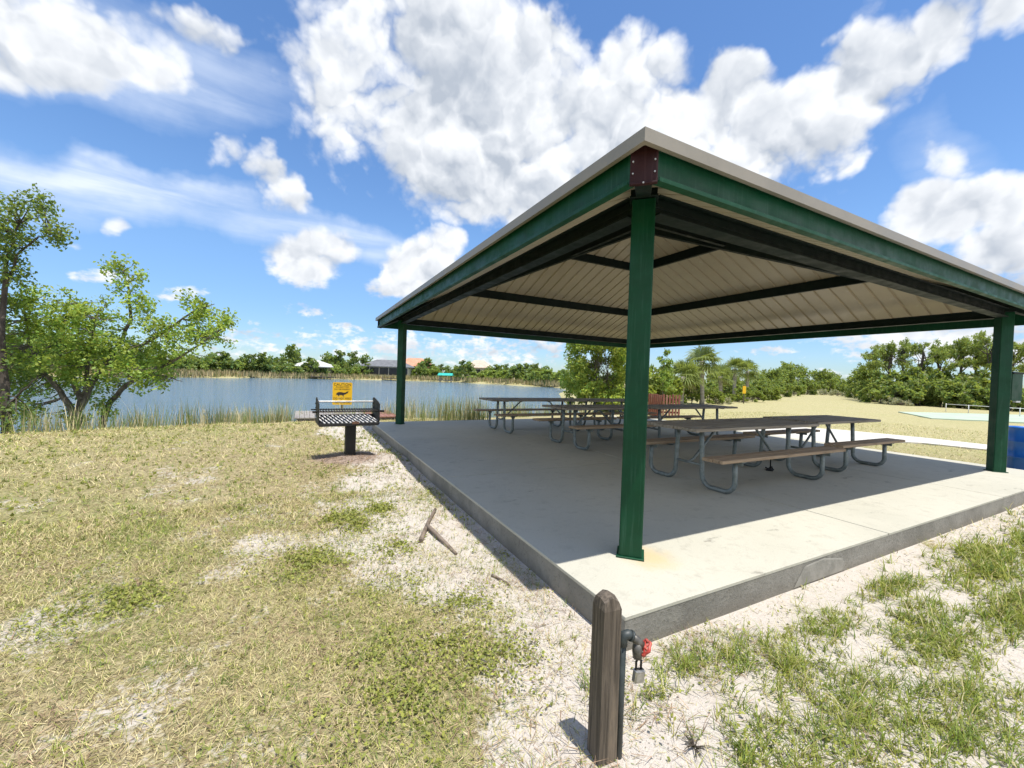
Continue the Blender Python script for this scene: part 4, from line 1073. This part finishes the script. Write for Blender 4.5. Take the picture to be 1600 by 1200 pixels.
for px, dep, s_ in [(1222, 66, 1.1), (1245, 72, 1.2), (1262, 76, 1.2), (1290, 76, 1.3), (1310, 74, 1.3), (1330, 68, 1.2), (1350, 58, 1.0), (1395, 41, .9), (1410, 40, .8), (1366, 47, .9), (1130, 31, .6)]: plant('grey', px, dep, s_)
p = at(1038, 640, 23)
scatter_tree('slender_tree', 'slender light green young tree just right of the near green post', 'tree', (*p.xy, float(zground(p.x, p.y))), 3.6,
             [(.02, 0, .9, .07), (-.05, .03, .78, .09), (.08, -.02, .70, .09), (-.02, .05, .62, .10), (.06, .02, .52, .10), (-.08, -.03, .5, .09), (.0, 0, .38, .1)], (.13, .19, .045), 1500, .13, M['bark'], .04, None, 8, .8, 6, .7, .6, .6)

# ------------------------------------------------------------------ red-brown slat screen
fs_ = thing('slatted_screen', 'low red brown wooden slat screen beyond the right end of the back tables', 'fence', (11.75, 10.45, -.2))
c0, c1, c2_ = Vector((.35, 1.15, 0)), Vector((0, 0, 0)), Vector((.68, -.42, 0))
r_ = random.Random(3)
for a, b, n in ((c0, c1, 7), (c1, c2_, 6)):
    mb = MB(); ang = math.atan2((b - a).y, (b - a).x)
    for k in range(n):
        p = a.lerp(b, (k + .5) / n); mb.box(p + Vector((0, 0, .50 + r_.uniform(-.02, .03))), ((b - a).length / n * .62, .05, 1.04), (0, 0, ang), .005)
    pn = mb.build('slat_panel', M['slat'], fs_)
    mb = MB()
    nn_ = Vector((-(b - a).y, (b - a).x, 0)).normalized() * .045
    for zz in (.25, .82): mb.beam(a + nn_ + Vector((0, 0, zz)), b + nn_ + Vector((0, 0, zz)), .03, .08)
    mb.build('rail', M['slat'], pn)

# low white rail by the green court
rf = thing('rail_fence', 'low white rail on thin posts beside the pale green court', 'fence', (0, 0, 0))
q = [gp(1478, 637), gp(1520, 650), gp(1560, 652)]
qa, qb = at(1478, 640, 31), at(1640, 640, 26)
for k in range(5):
    p = qa.lerp(qb, k / 4); z = float(zground(p.x, p.y)); mb = MB(); mb.tube([(p.x, p.y, z - .1), (p.x, p.y, z + .62)], .025, 8); mb.build('rail_post', M['white'], rf)
mb = MB(); za = -.2; mb.tube([(qa.x, qa.y, za + .60), (qb.x, qb.y, za + .60)], .02, 6); mb.build('rail', M['white'], rf)

PIG = 2.7
# ------------------------------------------------------------------ far shore
def shore_pt(px, back=0):
    """point on the far bank in the direction of a pixel column"""
    d = CF * FPX + CR * (px - 800); d.z = 0; d.normalize()
    ts = np.arange(20, 190, .5); X = CP.x + d.x * ts; Y = CP.y + d.y * ts; sd = lake_sd(X, Y)
    ins = np.where(sd > 0)[0]; k = ins[-1] if len(ins) else 0
    t_ = ts[k] + back; x, y = CP.x + d.x * t_, CP.y + d.y * t_
    return Vector((x, y, float(zground(x, y))))
SG = 'dense dark trees on the far shore'
proto('sh_dark', 'shore_tree', 'dense dark green tree on the far shore of the lake', 'tree', (0, 0, 0), 4.6, bush_crown(16, 11, .55, .95, .2), (.050, .075, .026), 1100, .50, M['bark_dark'], .12, SG, 61, .8, 5, .6, .7, .35, 2)
proto('sh_light', 'shore_bush', 'yellow green mangrove bush on the far shore of the lake', 'bush', (0, 0, 0), 3.2, bush_crown(14, 12, .8, .95, .1), (.105, .135, .036), 1000, .45, M['bark_dark'], .08, 'yellow green bushes on the far shore', 62, .8, 5, .6, .7, .3, 3)
proto('sh_mid', 'shore_bush', 'mid green mangrove bush on the far shore of the lake', 'bush', (0, 0, 0), 3.0, bush_crown(14, 13, .8, .95, .1), (.068, .098, .032), 1000, .45, M['bark_dark'], .08, 'mid green bushes on the far shore', 63, .8, 5, .6, .7, .3, 3)
def plant_at(kind, p, s_):
    o = BUSH[kind]; sc_ = (s_ * random.uniform(.9, 1.15), s_ * random.uniform(.9, 1.15), s_ * random.uniform(.85, 1.15)); loc = (p.x, p.y, p.z - .1)
    if kind in used: return dup(o, loc, random.uniform(0, 6.28), sc_)
    used.add(kind); o.location = loc; o.scale = sc_; return o
rs = random.Random(77)
px = -330
while px < 880:
    near = px > 740
    k = rs.random(); back = rs.uniform(3.5, 8)
    kind = 'sh_light' if (k < (.75 if px > 720 else .28)) else 'sh_mid' if k < .85 else 'sh_dark'
    gap = 575 < px < 622 or 465 < px < 484 or 678 < px < 712
    if 570 < px < 646: px += 8; continue
    plant_at(kind, shore_pt(px, back), rs.uniform(.5, .6) if gap else rs.uniform(.85, 1.3))
    px += rs.uniform(8, 13)
px = -320
while px < 900:
    if not (566 < px < 655 or 462 < px < 510): plant_at('sh_dark' if rs.random() < .55 else 'sh_mid', shore_pt(px, rs.uniform(13, 34)), rs.uniform(.85, 1.25))
    px += rs.uniform(13, 22)
for px, back, s_ in [(518, 12, 1.6), (455, 15, 1.45), (562, 18, 1.4), (662, 12, 1.5), (728, 20, 1.3), (815, 30, 1.3)]: plant_at('sh_dark', shore_pt(px, back), s_)
for px, back, s_ in [(830, 2, .9), (845, 3, .8), (858, 2.2, .8)]: plant_at('sh_mid', shore_pt(px, back), s_)
# palms over there
FPG = 'small palms on the far shore'
p = shore_pt(490, 9); fp_ = palm(p, 3.2, 'small cabbage palm standing on the far shore of the lake', 91, 1.9, 22, FPG)
for px, back, s_ in [(372, 9, .8), (382, 12, .7), (300, 10, .85), (535, 11, .9), (479, 5, .6), (715, 9, .8), (760, 10, .75)]:
    dup(fp_, shore_pt(px, back), rs.uniform(0, 6), s_)

# houses
def house(name, label, p, wd, dpth, wall_h, roof_h, rz, wallm, roofm, screened=False, over=.6, ridge=.35):
    h = thing(name, label, 'house', (p.x, p.y, p.z), rz)
    mb = MB(); mb.box((0, 0, wall_h / 2), (wd, dpth, wall_h)); wl = mb.build('wall', wallm, h)
    mb = MB(); x, y, z = wd / 2 + over, dpth / 2 + over, wall_h
    vs = [(-x, -y, z), (x, -y, z), (x, y, z), (-x, y, z), (-x * ridge, 0, z + roof_h), (x * ridge, 0, z + roof_h), (-x, -y, z - .18), (x, -y, z - .18), (x, y, z - .18), (-x, y, z - .18)]
    mb.add(vs, [(0, 1, 5, 4), (1, 2, 5), (2, 3, 4, 5), (3, 0, 4), (6, 9, 8, 7), (0, 6, 7, 1), (1, 7, 8, 2), (2, 8, 9, 3), (3, 9, 6, 0)]); mb.build('roof', roofm, h)
    n = max(2, int(wd / 2.4))
    for k in range(n):
        xx = -wd / 2 + wd * (k + .5) / n; mb = MB(); hh = wall_h * (.72 if screened else .45); zz = wall_h * (.52 if screened else .58)
        mb.box((xx, -dpth / 2 - .03, zz), (wd / n * (.93 if screened else .5), .08, hh)); wn = mb.build('window', M['screen'], h)
    return h
azc = math.atan2(CF.y, CF.x) - math.pi / 2
p = shore_pt(606, 7.5); p.z += .35
house('lake_house', 'grey roofed lake house with dark screened porch behind the left pavilion post', p, 13.5, 8, 2.9, 2.0, azc, M['stucco'], M['far_roof'], True, .5, .45)
p = shore_pt(648, 20); p.z += .3
house('lake_house', 'house with orange tiled roof beside the grey roofed lake house', p, 12, 9, 3.3, 2.9, azc, M['stucco'], M['orange_roof'])
p = shore_pt(491, 8); p.z += .2
house('lake_house', 'pale house with white metal roof among trees across the lake', p, 8.0, 6, 2.3, 1.7, azc, M['stucco'], M['metal_roof'], False, .8, .15)
p = shore_pt(748, 20); p.z += .8
house('lake_house', 'house with plain tan tiled roof showing above bushes across the lake', p, 8, 8, 3.0, 2.4, azc, M['stucco'], M['tan_roof'], False, .6, .3)
p = shore_pt(696, -3.5); p.z = WATER_Z
bd = thing('boat_shelter', 'tiny boat shelter with bright turquoise roof on the far water edge', 'boat shelter', p, azc)
for sx_ in (-1.5, 1.5):
    for sy_ in (-1, 1):
        mb = MB(); mb.tube([(sx_, sy_, -.8), (sx_, sy_, 1.9)], .08, 8); mb.build('pile', M['deck'], bd)
mb = MB(); mb.box((0, 0, .55), (3.6, 2.6, .14)); mb.build('deck', M['deck'], bd)
mb = MB(); mb.add([(-2, -1.6, 1.85), (2, -1.6, 1.85), (2, 1.6, 1.85), (-2, 1.6, 1.85), (-1.9, 0, 2.5), (1.9, 0, 2.5)], [(0, 1, 5, 4), (2, 3, 4, 5), (1, 2, 5), (3, 0, 4), (3, 2, 1, 0)]); mb.build('roof', M['teal_roof'], bd)
for nm, lb, px in (('far_dock', 'small dark dock below the pale house across the lake', 504), ('far_dock', 'small dark dock below the grey roofed lake house', 612)):
    p = shore_pt(px, -2.5); p.z = WATER_Z; d_ = thing(nm, lb, 'dock', p, azc)
    mb = MB(); mb.box((0, 0, .55), (5.2, 2.2, .16)); mb.build('deck', M['bark_dark'], d_)
    for sx_ in (-2.2, 0, 2.2):
        mb = MB(); mb.tube([(sx_, -.9, -.8), (sx_, -.9, 1.1)], .1, 8); mb.build('pile', M['bark_dark'], d_)

# ------------------------------------------------------------------ reeds and grasses (nobody could count these)
def blades(P, length, width, yaw, lean, col, curl=.35, seg=3):
    """curved tapering blades; lean 0 = upright, pi/2 = flat"""
    n = len(P); d = np.stack([np.cos(yaw), np.sin(yaw), np.zeros(n)], -1); s = np.stack([-np.sin(yaw), np.cos(yaw), np.zeros(n)], -1)
    rows = []; pos = P.astype(float).copy(); ln = lean.copy()
    for k in range(seg + 1):
        wd = width * (1 - (k / seg) ** 1.6 * .88); rows.append(np.stack([pos - s * wd[:, None] / 2, pos + s * wd[:, None] / 2], 1))
        stp = (length / seg)[:, None] * (d * np.sin(ln)[:, None] + np.array([0, 0, 1.0]) * np.cos(ln)[:, None]); pos = pos + stp; ln = ln + curl
    v = np.stack(rows, 1).reshape(n, -1, 3)                           # n, (seg+1)*2, 3
    k = v.shape[1]; base = np.arange(n)[:, None] * k
    q = np.concatenate([base + np.array([[2 * i, 2 * i + 1, 2 * i + 3, 2 * i + 2]]) for i in range(seg)], 0)
    return v.reshape(-1, 3), q, np.repeat(col, k, axis=0)
def reeds(name, centers, n_each, h, spread, mix, label, wd=.016):
    P, H, C = [], [], []
    for (cx, cy, hh) in centers:
        n = int(n_each * rng.uniform(.6, 1.4)); x = cx + rng.normal(0, spread, n); y = cy + rng.normal(0, spread, n)
        P.append(np.stack([x, y, np.maximum(zground(x, y), WATER_Z - .25)], -1)); H.append(hh * rng.uniform(.55, 1.1, n))
        base = np.where(rng.random(n)[:, None] < mix, np.array([(.56, .48, .29)]), np.array([(.20, .27, .09)])); C.append(base * rng.normal(1, .2, n).clip(.5, 1.6)[:, None])
    P = np.concatenate(P); H = np.concatenate(H); C = np.concatenate(C); n = len(P)
    v, q, c = blades(P, H, np.full(n, wd) * rng.uniform(.6, 1.3, n), rng.uniform(0, 6.28, n), np.abs(rng.normal(.12, .12, n)), C, .13, 3)
    o = np_mesh(name, v, q, M['blade'], c); tag(o, label, 'reeds', kind='stuff'); return o
cen = []
for k in range(150):
    i = rng.integers(1, 10); a, b = LAKE[i], LAKE[i + 1]; q = a + (b - a) * rng.random(); nn_ = np.array([-(b - a)[1], (b - a)[0]]); nn_ /= np.linalg.norm(nn_)
    q = q + nn_ * rng.uniform(-.5, 1.3)
    if -3.0 < q[0] < 1.0 and rng.random() < .55: continue
    if q[0] > 10: continue
    cen.append((q[0], q[1], rng.uniform(.6, 1.0)))
for px, hh in ((205, 1.15), (212, 1.0), (345, 1.25), (352, 1.3), (360, 1.1), (430, 1.0), (440, 1.0), (420, .95), (690, 1.1), (700, 1.0), (735, 1.1), (745, 1.1), (650, .95), (720, 1.0), (400, .9), (265, .9)):
    p = at(px, 650, 13.0 if px < 560 else 13.6); cen.append((p.x, p.y, hh * .95)); cen.append((p.x + .2, p.y + .25, hh * .85))
reeds('bank_reeds', cen, 60, 1, .22, .55, 'green and straw coloured reeds along the near bank of the lake', .015)
# reeds fringing the far bank
P_ = []
for px in np.arange(-330, 880, .55):
    p = shore_pt(px, rng.uniform(-.6, 2.4)); P_.append((p.x, p.y, max(p.z, WATER_Z - .1)))
P_ = np.array(P_); P_ = np.repeat(P_, 5, axis=0); P_[:, :2] += rng.normal(0, .5, (len(P_), 2)); n = len(P_)
col = np.where(rng.random(n)[:, None] < .72, np.array([(.44, .35, .19)]), np.array([(.17, .20, .07)])) * rng.normal(1, .2, n).clip(.5, 1.5)[:, None]
v, q, c = blades(P_, rng.uniform(.55, 1.25, n), np.full(n, .15), rng.uniform(0, 6.28, n), np.abs(rng.normal(.1, .12, n)), col, .1, 2)
tag(np_mesh('far_bank_reeds', v, q, M['straw'], c), 'tan reeds fringing the far bank of the lake', 'reeds', kind='stuff')

D_MOUND = lambda x, y: np.exp(-(((x - GRILL[0]) / .7) ** 2 + ((y - GRILL[1] + .1) / .5) ** 2))
def scatter(x0, x1, y0, y1, n, dens):
    """points thinned by a density map (0..1); kept off the slab, path and water"""
    x = rng.uniform(x0, x1, n); y = rng.uniform(y0, y1, n); k = rng.random(n) < dens(x, y)
    k &= slab_dist(x, y) > .015; k &= lake_sd(x, y) < .2; k &= ~((x > 9.5) & (x < 15.75) & (y < 6.6) & ((y > 3.4) | (x > 14.2)))
    k &= np.hypot(x - CP.x, y - CP.y) > .35
    if dens is not D_MOUND: k &= rng.random(n) > 1.15 * np.exp(-(((x - GRILL[0]) / .75) ** 2 + ((y - GRILL[1] + .1) / .5) ** 2) ** 2)
    return x[k], y[k]
def infront(x, y, m=.75): 
    dx, dy = x - CP.x, y - CP.y; f_ = dx * CF.x + dy * CF.y; s = dx * CR.x + dy * CR.y
    return (f_ > .4) & (np.abs(s) < 1.75 * f_ + m)
PATCH = [(-1.72, -.14, .36, .28), (-1.45, .16, .26, .18), (-2.0, -.50, .24, .20), (-1.42, -.42, .22, .22), (-2.35, 1.2, .28, .25), (-1.55, 2.4, .16, .22), (-3.5, 1.1, .25, .2), (-1.95, 2.1, .22, .3), (-1.75, .62, .2, .2), (-1.62, 1.2, .16, .2)]
PATCHR = [(0.1, -1.2, .36, .2), (-.1, -1.0, .28, .16), (-.38, -.92, .22, .12), (.75, -1.05, .3, .10), (1.4, -1.33, .35, .12), (1.8, -1.02, .35, .08), (3.0, -1.25, .5, .14), (3.55, -1.1, .5, .14), (-.05, -1.62, .40, .22), (-.5, -1.42, .25, .16), (1.15, -1.5, .5, .16), (.5, -1.75, .5, .2), (-.75, -1.0, .12, .06), (2.3, -1.6, .6, .2), (4.8, -1.4, .9, .25), (-.98, -.86, .10, .08), (.15, -1.45, .3, .15)]
def patch_d(x, y, L, soft=1.0):
    d = np.zeros(x.shape)
    for (cx, cy, rx, ry) in L: d = np.maximum(d, np.exp(-(((x - cx) / rx) ** 2 + ((y - cy) / ry) ** 2) * soft))
    return d
def near_w(x, y, r0, r1): return sstep(r1, r0, np.hypot(x - CP.x, y - CP.y))
STRAW = np.array([(.58, .49, .25), (.65, .56, .32), (.48, .39, .19), (.47, .44, .165), (.20, .135, .075)])
GREEN = np.array([(.17, .235, .035), (.24, .29, .045), (.115, .175, .035), (.30, .31, .06)])

# matted dry grass of the lawn
def d_dry(x, y): return (1 - sandiness(x, y) * .93) * (.35 + .65 * near_w(x, y, 3, 11)) * infront(x, y)
X, Y = scatter(-10, 1.5, -2.2, 11.4, 330000, d_dry)
X2, Y2 = scatter(-.9, 12, -2.6, -.6, 60000, lambda x, y: .55 * (1 - sandiness(x, y) * .9) * infront(x, y) + .06)
X3, Y3 = scatter(9.5, 22, -4, 12, 60000, lambda x, y: .5 * infront(x, y))
X4, Y4 = scatter(-5.5, -.7, -2.0, 3.2, 220000, lambda x, y: .95 * (1 - sandiness(x, y) * .93) * infront(x, y))
X = np.concatenate([X, X2, X3, X4]); Y = np.concatenate([Y, Y2, Y3, Y4]); n = len(X)
dist = np.hypot(X - CP.x, Y - CP.y); k = np.clip(dist / 4, .8, 3.2)
col = STRAW[rng.integers(0, 5, n)] * rng.normal(1, .16, n).clip(.55, 1.5)[:, None]
gmask = rng.random(n) < sstep(.42, .62, fbm(X, Y, 3.1, 4)) * .44 + .09
col[gmask] = (GREEN[rng.integers(0, 4, n)] * rng.normal(1, .15, n).clip(.6, 1.4)[:, None])[gmask]
v, q, c = blades(np.stack([X, Y, zground(X, Y) + .004], -1), rng.uniform(.018, .07, n) * k ** .5, .0030 * k * rng.uniform(.5, 1.5, n), rng.uniform(0, 6.28, n), rng.normal(1.15, .28, n).clip(.2, 1.5), col, .12, 2)
tag(np_mesh('dry_grass', v, q, M['straw'], c), 'matted straw coloured dry grass over the sandy lawn', 'grass', kind='stuff')

# green grass blades growing in tufts
TX, TY = scatter(-9, 1.2, -2.2, 11, 26000, lambda x, y: infront(x, y) * (.06 + .38 * sstep(.46, .64, fbm(x + 7, y + 3, 2.4, 4)) + .5 * patch_d(x, y, PATCH)) * (1 - .5 * sandiness(x, y)) * (.25 + .75 * near_w(x, y, 3, 9)))
TX2, TY2 = scatter(-1.1, 9, -2.7, -.68, 15000, lambda x, y: infront(x, y) * (.015 + 1.0 * patch_d(x, y, PATCHR, 1.2) ** .8))
TX3, TY3 = scatter(-1.9, -.67, -.6, 9, 1500, lambda x, y: .16 * infront(x, y))
tx = np.concatenate([TX, TX2, TX3]); ty = np.concatenate([TY, TY2, TY3]); isr = np.concatenate([np.zeros(len(TX)), np.ones(len(TX2)), np.zeros(len(TX3))]) > 0
per = 8; X = np.repeat(tx, per) + rng.normal(0, .014, len(tx) * per); Y = np.repeat(ty, per) + rng.normal(0, .014, len(tx) * per); rr = np.repeat(isr, per); n = len(X)
big_ = np.repeat(rng.uniform(.6, 1.3, len(tx)), per)
col = np.repeat(GREEN[rng.integers(0, 4, len(tx))], per, axis=0) * rng.normal(1, .18, n).clip(.5, 1.5)[:, None]
dead = rng.random(n) < .16; col[dead] = STRAW[rng.integers(0, 5, n)][dead]
L_ = np.where(rr, rng.uniform(.05, .135, n), rng.uniform(.03, .075, n)) * big_
k = np.clip(np.hypot(X - CP.x, Y - CP.y) / 4, .85, 2.6)
v, q, c = blades(np.stack([X, Y, zground(X, Y)], -1), L_ * k ** .4, np.where(rr, .0052, .0045) * k, rng.uniform(0, 6.28, n), np.abs(rng.normal(.65, .32, n)).clip(.05, 1.35), col, .28, 3)
tag(np_mesh('green_grass', v, q, M['blade'], c), 'green grass tufts growing through the dry lawn and bare sand', 'grass', kind='stuff')

# broad-leaved creeping weeds
X, Y = scatter(-9, 1.0, -2.2, 9, 150000, lambda x, y: infront(x, y) * np.clip(patch_d(x, y, PATCH) * .9 * (.35 + sstep(.35, .6, fbm(x, y, 5, 3))) + .20 * sstep(.46, .62, fbm(x + 19, y - 8, 3.2, 4)), 0, 1) * (.2 + .8 * near_w(x, y, 3, 9)))
X4, Y4 = scatter(-4.8, -.8, -1.3, 3.8, 130000, lambda x, y: infront(x, y) * np.clip(patch_d(x, y, PATCH, 1.2) * (.25 + 1.0 * sstep(.35, .6, fbm(x, y, 5, 3))), 0, 1))
X = np.concatenate([X, X4]); Y = np.concatenate([Y, Y4])
X2, Y2 = scatter(-1.1, 6, -2.6, -.7, 60000, lambda x, y: infront(x, y) * patch_d(x, y, PATCHR, 1.6) * .5)
X = np.concatenate([X, X2]); Y = np.concatenate([Y, Y2]); n = len(X)
k = np.clip(np.hypot(X - CP.x, Y - CP.y) / 3.5, .9, 2.4)
base = np.where((rng.random(n) < .5)[:, None], np.array([(.30, .31, .065)]), np.array([(.20, .225, .05)])) * rng.normal(1, .2, n).clip(.5, 1.5)[:, None]
P = np.stack([X, Y, zground(X, Y) + rng.uniform(.004, .035, n)], -1)
vs_, qs_, cs_ = [], [], []
half_n = n
v, q, c = leaf_quads(P, .025, base, .62, .45); 
sc_k = np.repeat(k, 4)[:, None]; v = np.repeat(P, 4, axis=0) + (v - np.repeat(P, 4, axis=0)) * sc_k
tag(np_mesh('creeping_weeds', v, q, M['blade'], c), 'yellow green creeping weeds covering patches of the lawn', 'ground cover', kind='stuff')

# crushed shell and small stones along the slab edge
X, Y = scatter(-2.3, -.66, -1.6, 10, 24000, lambda x, y: infront(x, y) * sstep(1.5, .05, SLAB[0] - x) ** 1.5 * (.3 + .7 * near_w(x, y, 3, 9)))
X2, Y2 = scatter(-1.3, 7, -2.4, -.66, 7000, lambda x, y: .30 * infront(x, y))
X = np.concatenate([X, X2]); Y = np.concatenate([Y, Y2]); n = len(X)
k = np.clip(np.hypot(X - CP.x, Y - CP.y) / 4, .8, 2.2)
r0 = rng.uniform(.002, .007, n) * k
octv = np.array([(1, 0, 0), (0, 1, 0), (-1, 0, 0), (0, -1, 0), (0, 0, .7), (0, 0, -.7)], float)
V = octv[None] * r0[:, None, None] * rng.uniform(.6, 1.3, (n, 6, 1)); a = rng.uniform(0, 6.28, n); ca, sa_ = np.cos(a), np.sin(a)
V = np.stack([V[..., 0] * ca[:, None] - V[..., 1] * sa_[:, None], V[..., 0] * sa_[:, None] + V[..., 1] * ca[:, None], V[..., 2]], -1) + np.stack([X, Y, zground(X, Y) + r0 * .3], -1)[:, None]
tri = np.array([(0, 1, 4), (1, 2, 4), (2, 3, 4), (3, 0, 4), (1, 0, 5), (2, 1, 5), (3, 2, 5), (0, 3, 5)])
T = (np.arange(n)[:, None, None] * 6 + tri[None]).reshape(-1, 3)
pc_ = np.where((rng.random(n) < .7)[:, None], np.array([(.60, .56, .50)]), np.array([(.34, .30, .25)])) * rng.normal(1, .15, n).clip(.5, 1.25)[:, None]
tag(np_mesh('shell_gravel', V.reshape(-1, 3), None, M['straw'], np.repeat(pc_, 6, axis=0), tri=T), 'crushed pale shell and small stones along the slab edge', 'gravel', kind='stuff')

# brown dead stalks and needles: on the mound and near the wooden post
X, Y = scatter(-3.2, -.6, 4.2, 6.6, 9000, D_MOUND)
X2, Y2 = scatter(-1.7, .2, -1.7, -.2, 5000, lambda x, y: .45 * sstep(.45, .65, fbm(x, y, 3, 3)) + .05)
X3, Y3 = scatter(-6, -.7, -1.8, 8, 60000, lambda x, y: infront(x, y) * (.08 + .6 * sstep(.52, .68, fbm(x + 3, y + 40, 2.7, 4))) * near_w(x, y, 3, 9))
X = np.concatenate([X, X2, X3]); Y = np.concatenate([Y, Y2, Y3]); n = len(X)
col = np.array([(.30, .20, .13)]) * rng.normal(1, .35, n).clip(.3, 2.0)[:, None]
k = np.clip(np.hypot(X - CP.x, Y - CP.y) / 4, .8, 2)
v, q, c = blades(np.stack([X, Y, zground(X, Y) + .008], -1), rng.uniform(.03, .13, n), .0034 * k * rng.uniform(.6, 1.6, n), rng.uniform(0, 6.28, n), rng.normal(1.42, .14, n).clip(.8, 1.56), col, .03, 2)
tag(np_mesh('plant_litter', v, q, M['straw'], c), 'brown dead stalks and mulch lying on the sand', 'plant litter', kind='stuff')

# ------------------------------------------------------------------ a few single things on the ground
def gz(px, py, dz=0):
    p = gp(px, py, -.19); p.z = float(zground(p.x, p.y)) + dz; return p
def stick(name, label, pts, rad):
    o = thing(name, label, 'stick', (0, 0, 0)); mb = MB(); r_ = random.Random(label); fine = []
    for k in range(len(pts) - 1): fine += wiggle(pts[k], pts[k + 1], 4, .006, r_)[:-1]
    fine.append(pts[-1]); n = len(fine); mb.tube(fine, [rad[0] + (rad[1] - rad[0]) * k / (n - 1) for k in range(n)], 8); so_ = mb.build('branch', M['stick'], o)
    return o
stick('dead_stick', 'broken stick pointing at the grill on the sand left of the slab', [gz(657, 848, .02), gz(667, 826, .025), gz(680, 800, .03)], (.024, .018))
stick('dead_stick', 'longer broken stick lying beside the slab, slanting to lower right', [gz(667, 828, .04), gz(690, 848, .03), gz(713, 868, .015)], (.022, .012))
stick('dead_stick', 'thin twig on the sand near the end of the roof shadow', [gz(768, 901, .012), gz(785, 908, .016), gz(797, 916, .01)], (.010, .006))
for (px, py, lb) in ((1267, 902, 'bright orange fallen leaf on the sand below the mortar patch'), (1221, 917, 'small yellow orange fallen leaf near the slab front edge')):
    p = gz(px, py, .014); mb = MB(); s_ = .045
    mb.add([(-s_, 0, 0), (-s_ * .2, -s_ * .6, .012), (s_, 0, .01), (-s_ * .1, s_ * .6, .016), (0, 0, .002)], [(0, 1, 4), (1, 2, 4), (2, 3, 4), (3, 0, 4)])
    o = mb.build('fallen_leaf', M['orange_leaf']); o.location = p; o.rotation_euler = (.2, .1, px); tag(o, lb, 'leaf')
p = gz(1085, 1172)
n = 26; P = np.repeat(np.array([(0, 0, 0.0)]), n, axis=0) + rng.normal(0, .006, (n, 3)) * np.array([1, 1, .2])
v, q, c = blades(P, rng.uniform(.04, .11, n), np.full(n, .006), rng.uniform(0, 6.28, n), rng.uniform(.5, 1.4, n), np.array([(.05, .038, .03)]) * rng.uniform(.6, 1.6, n)[:, None], .35, 3)
dw_ = np_mesh('dead_weed', v, q, M['straw'], c); dw_.location = p; tag(dw_, 'black withered weed on the sand at the bottom edge right of the wooden post', 'weed')
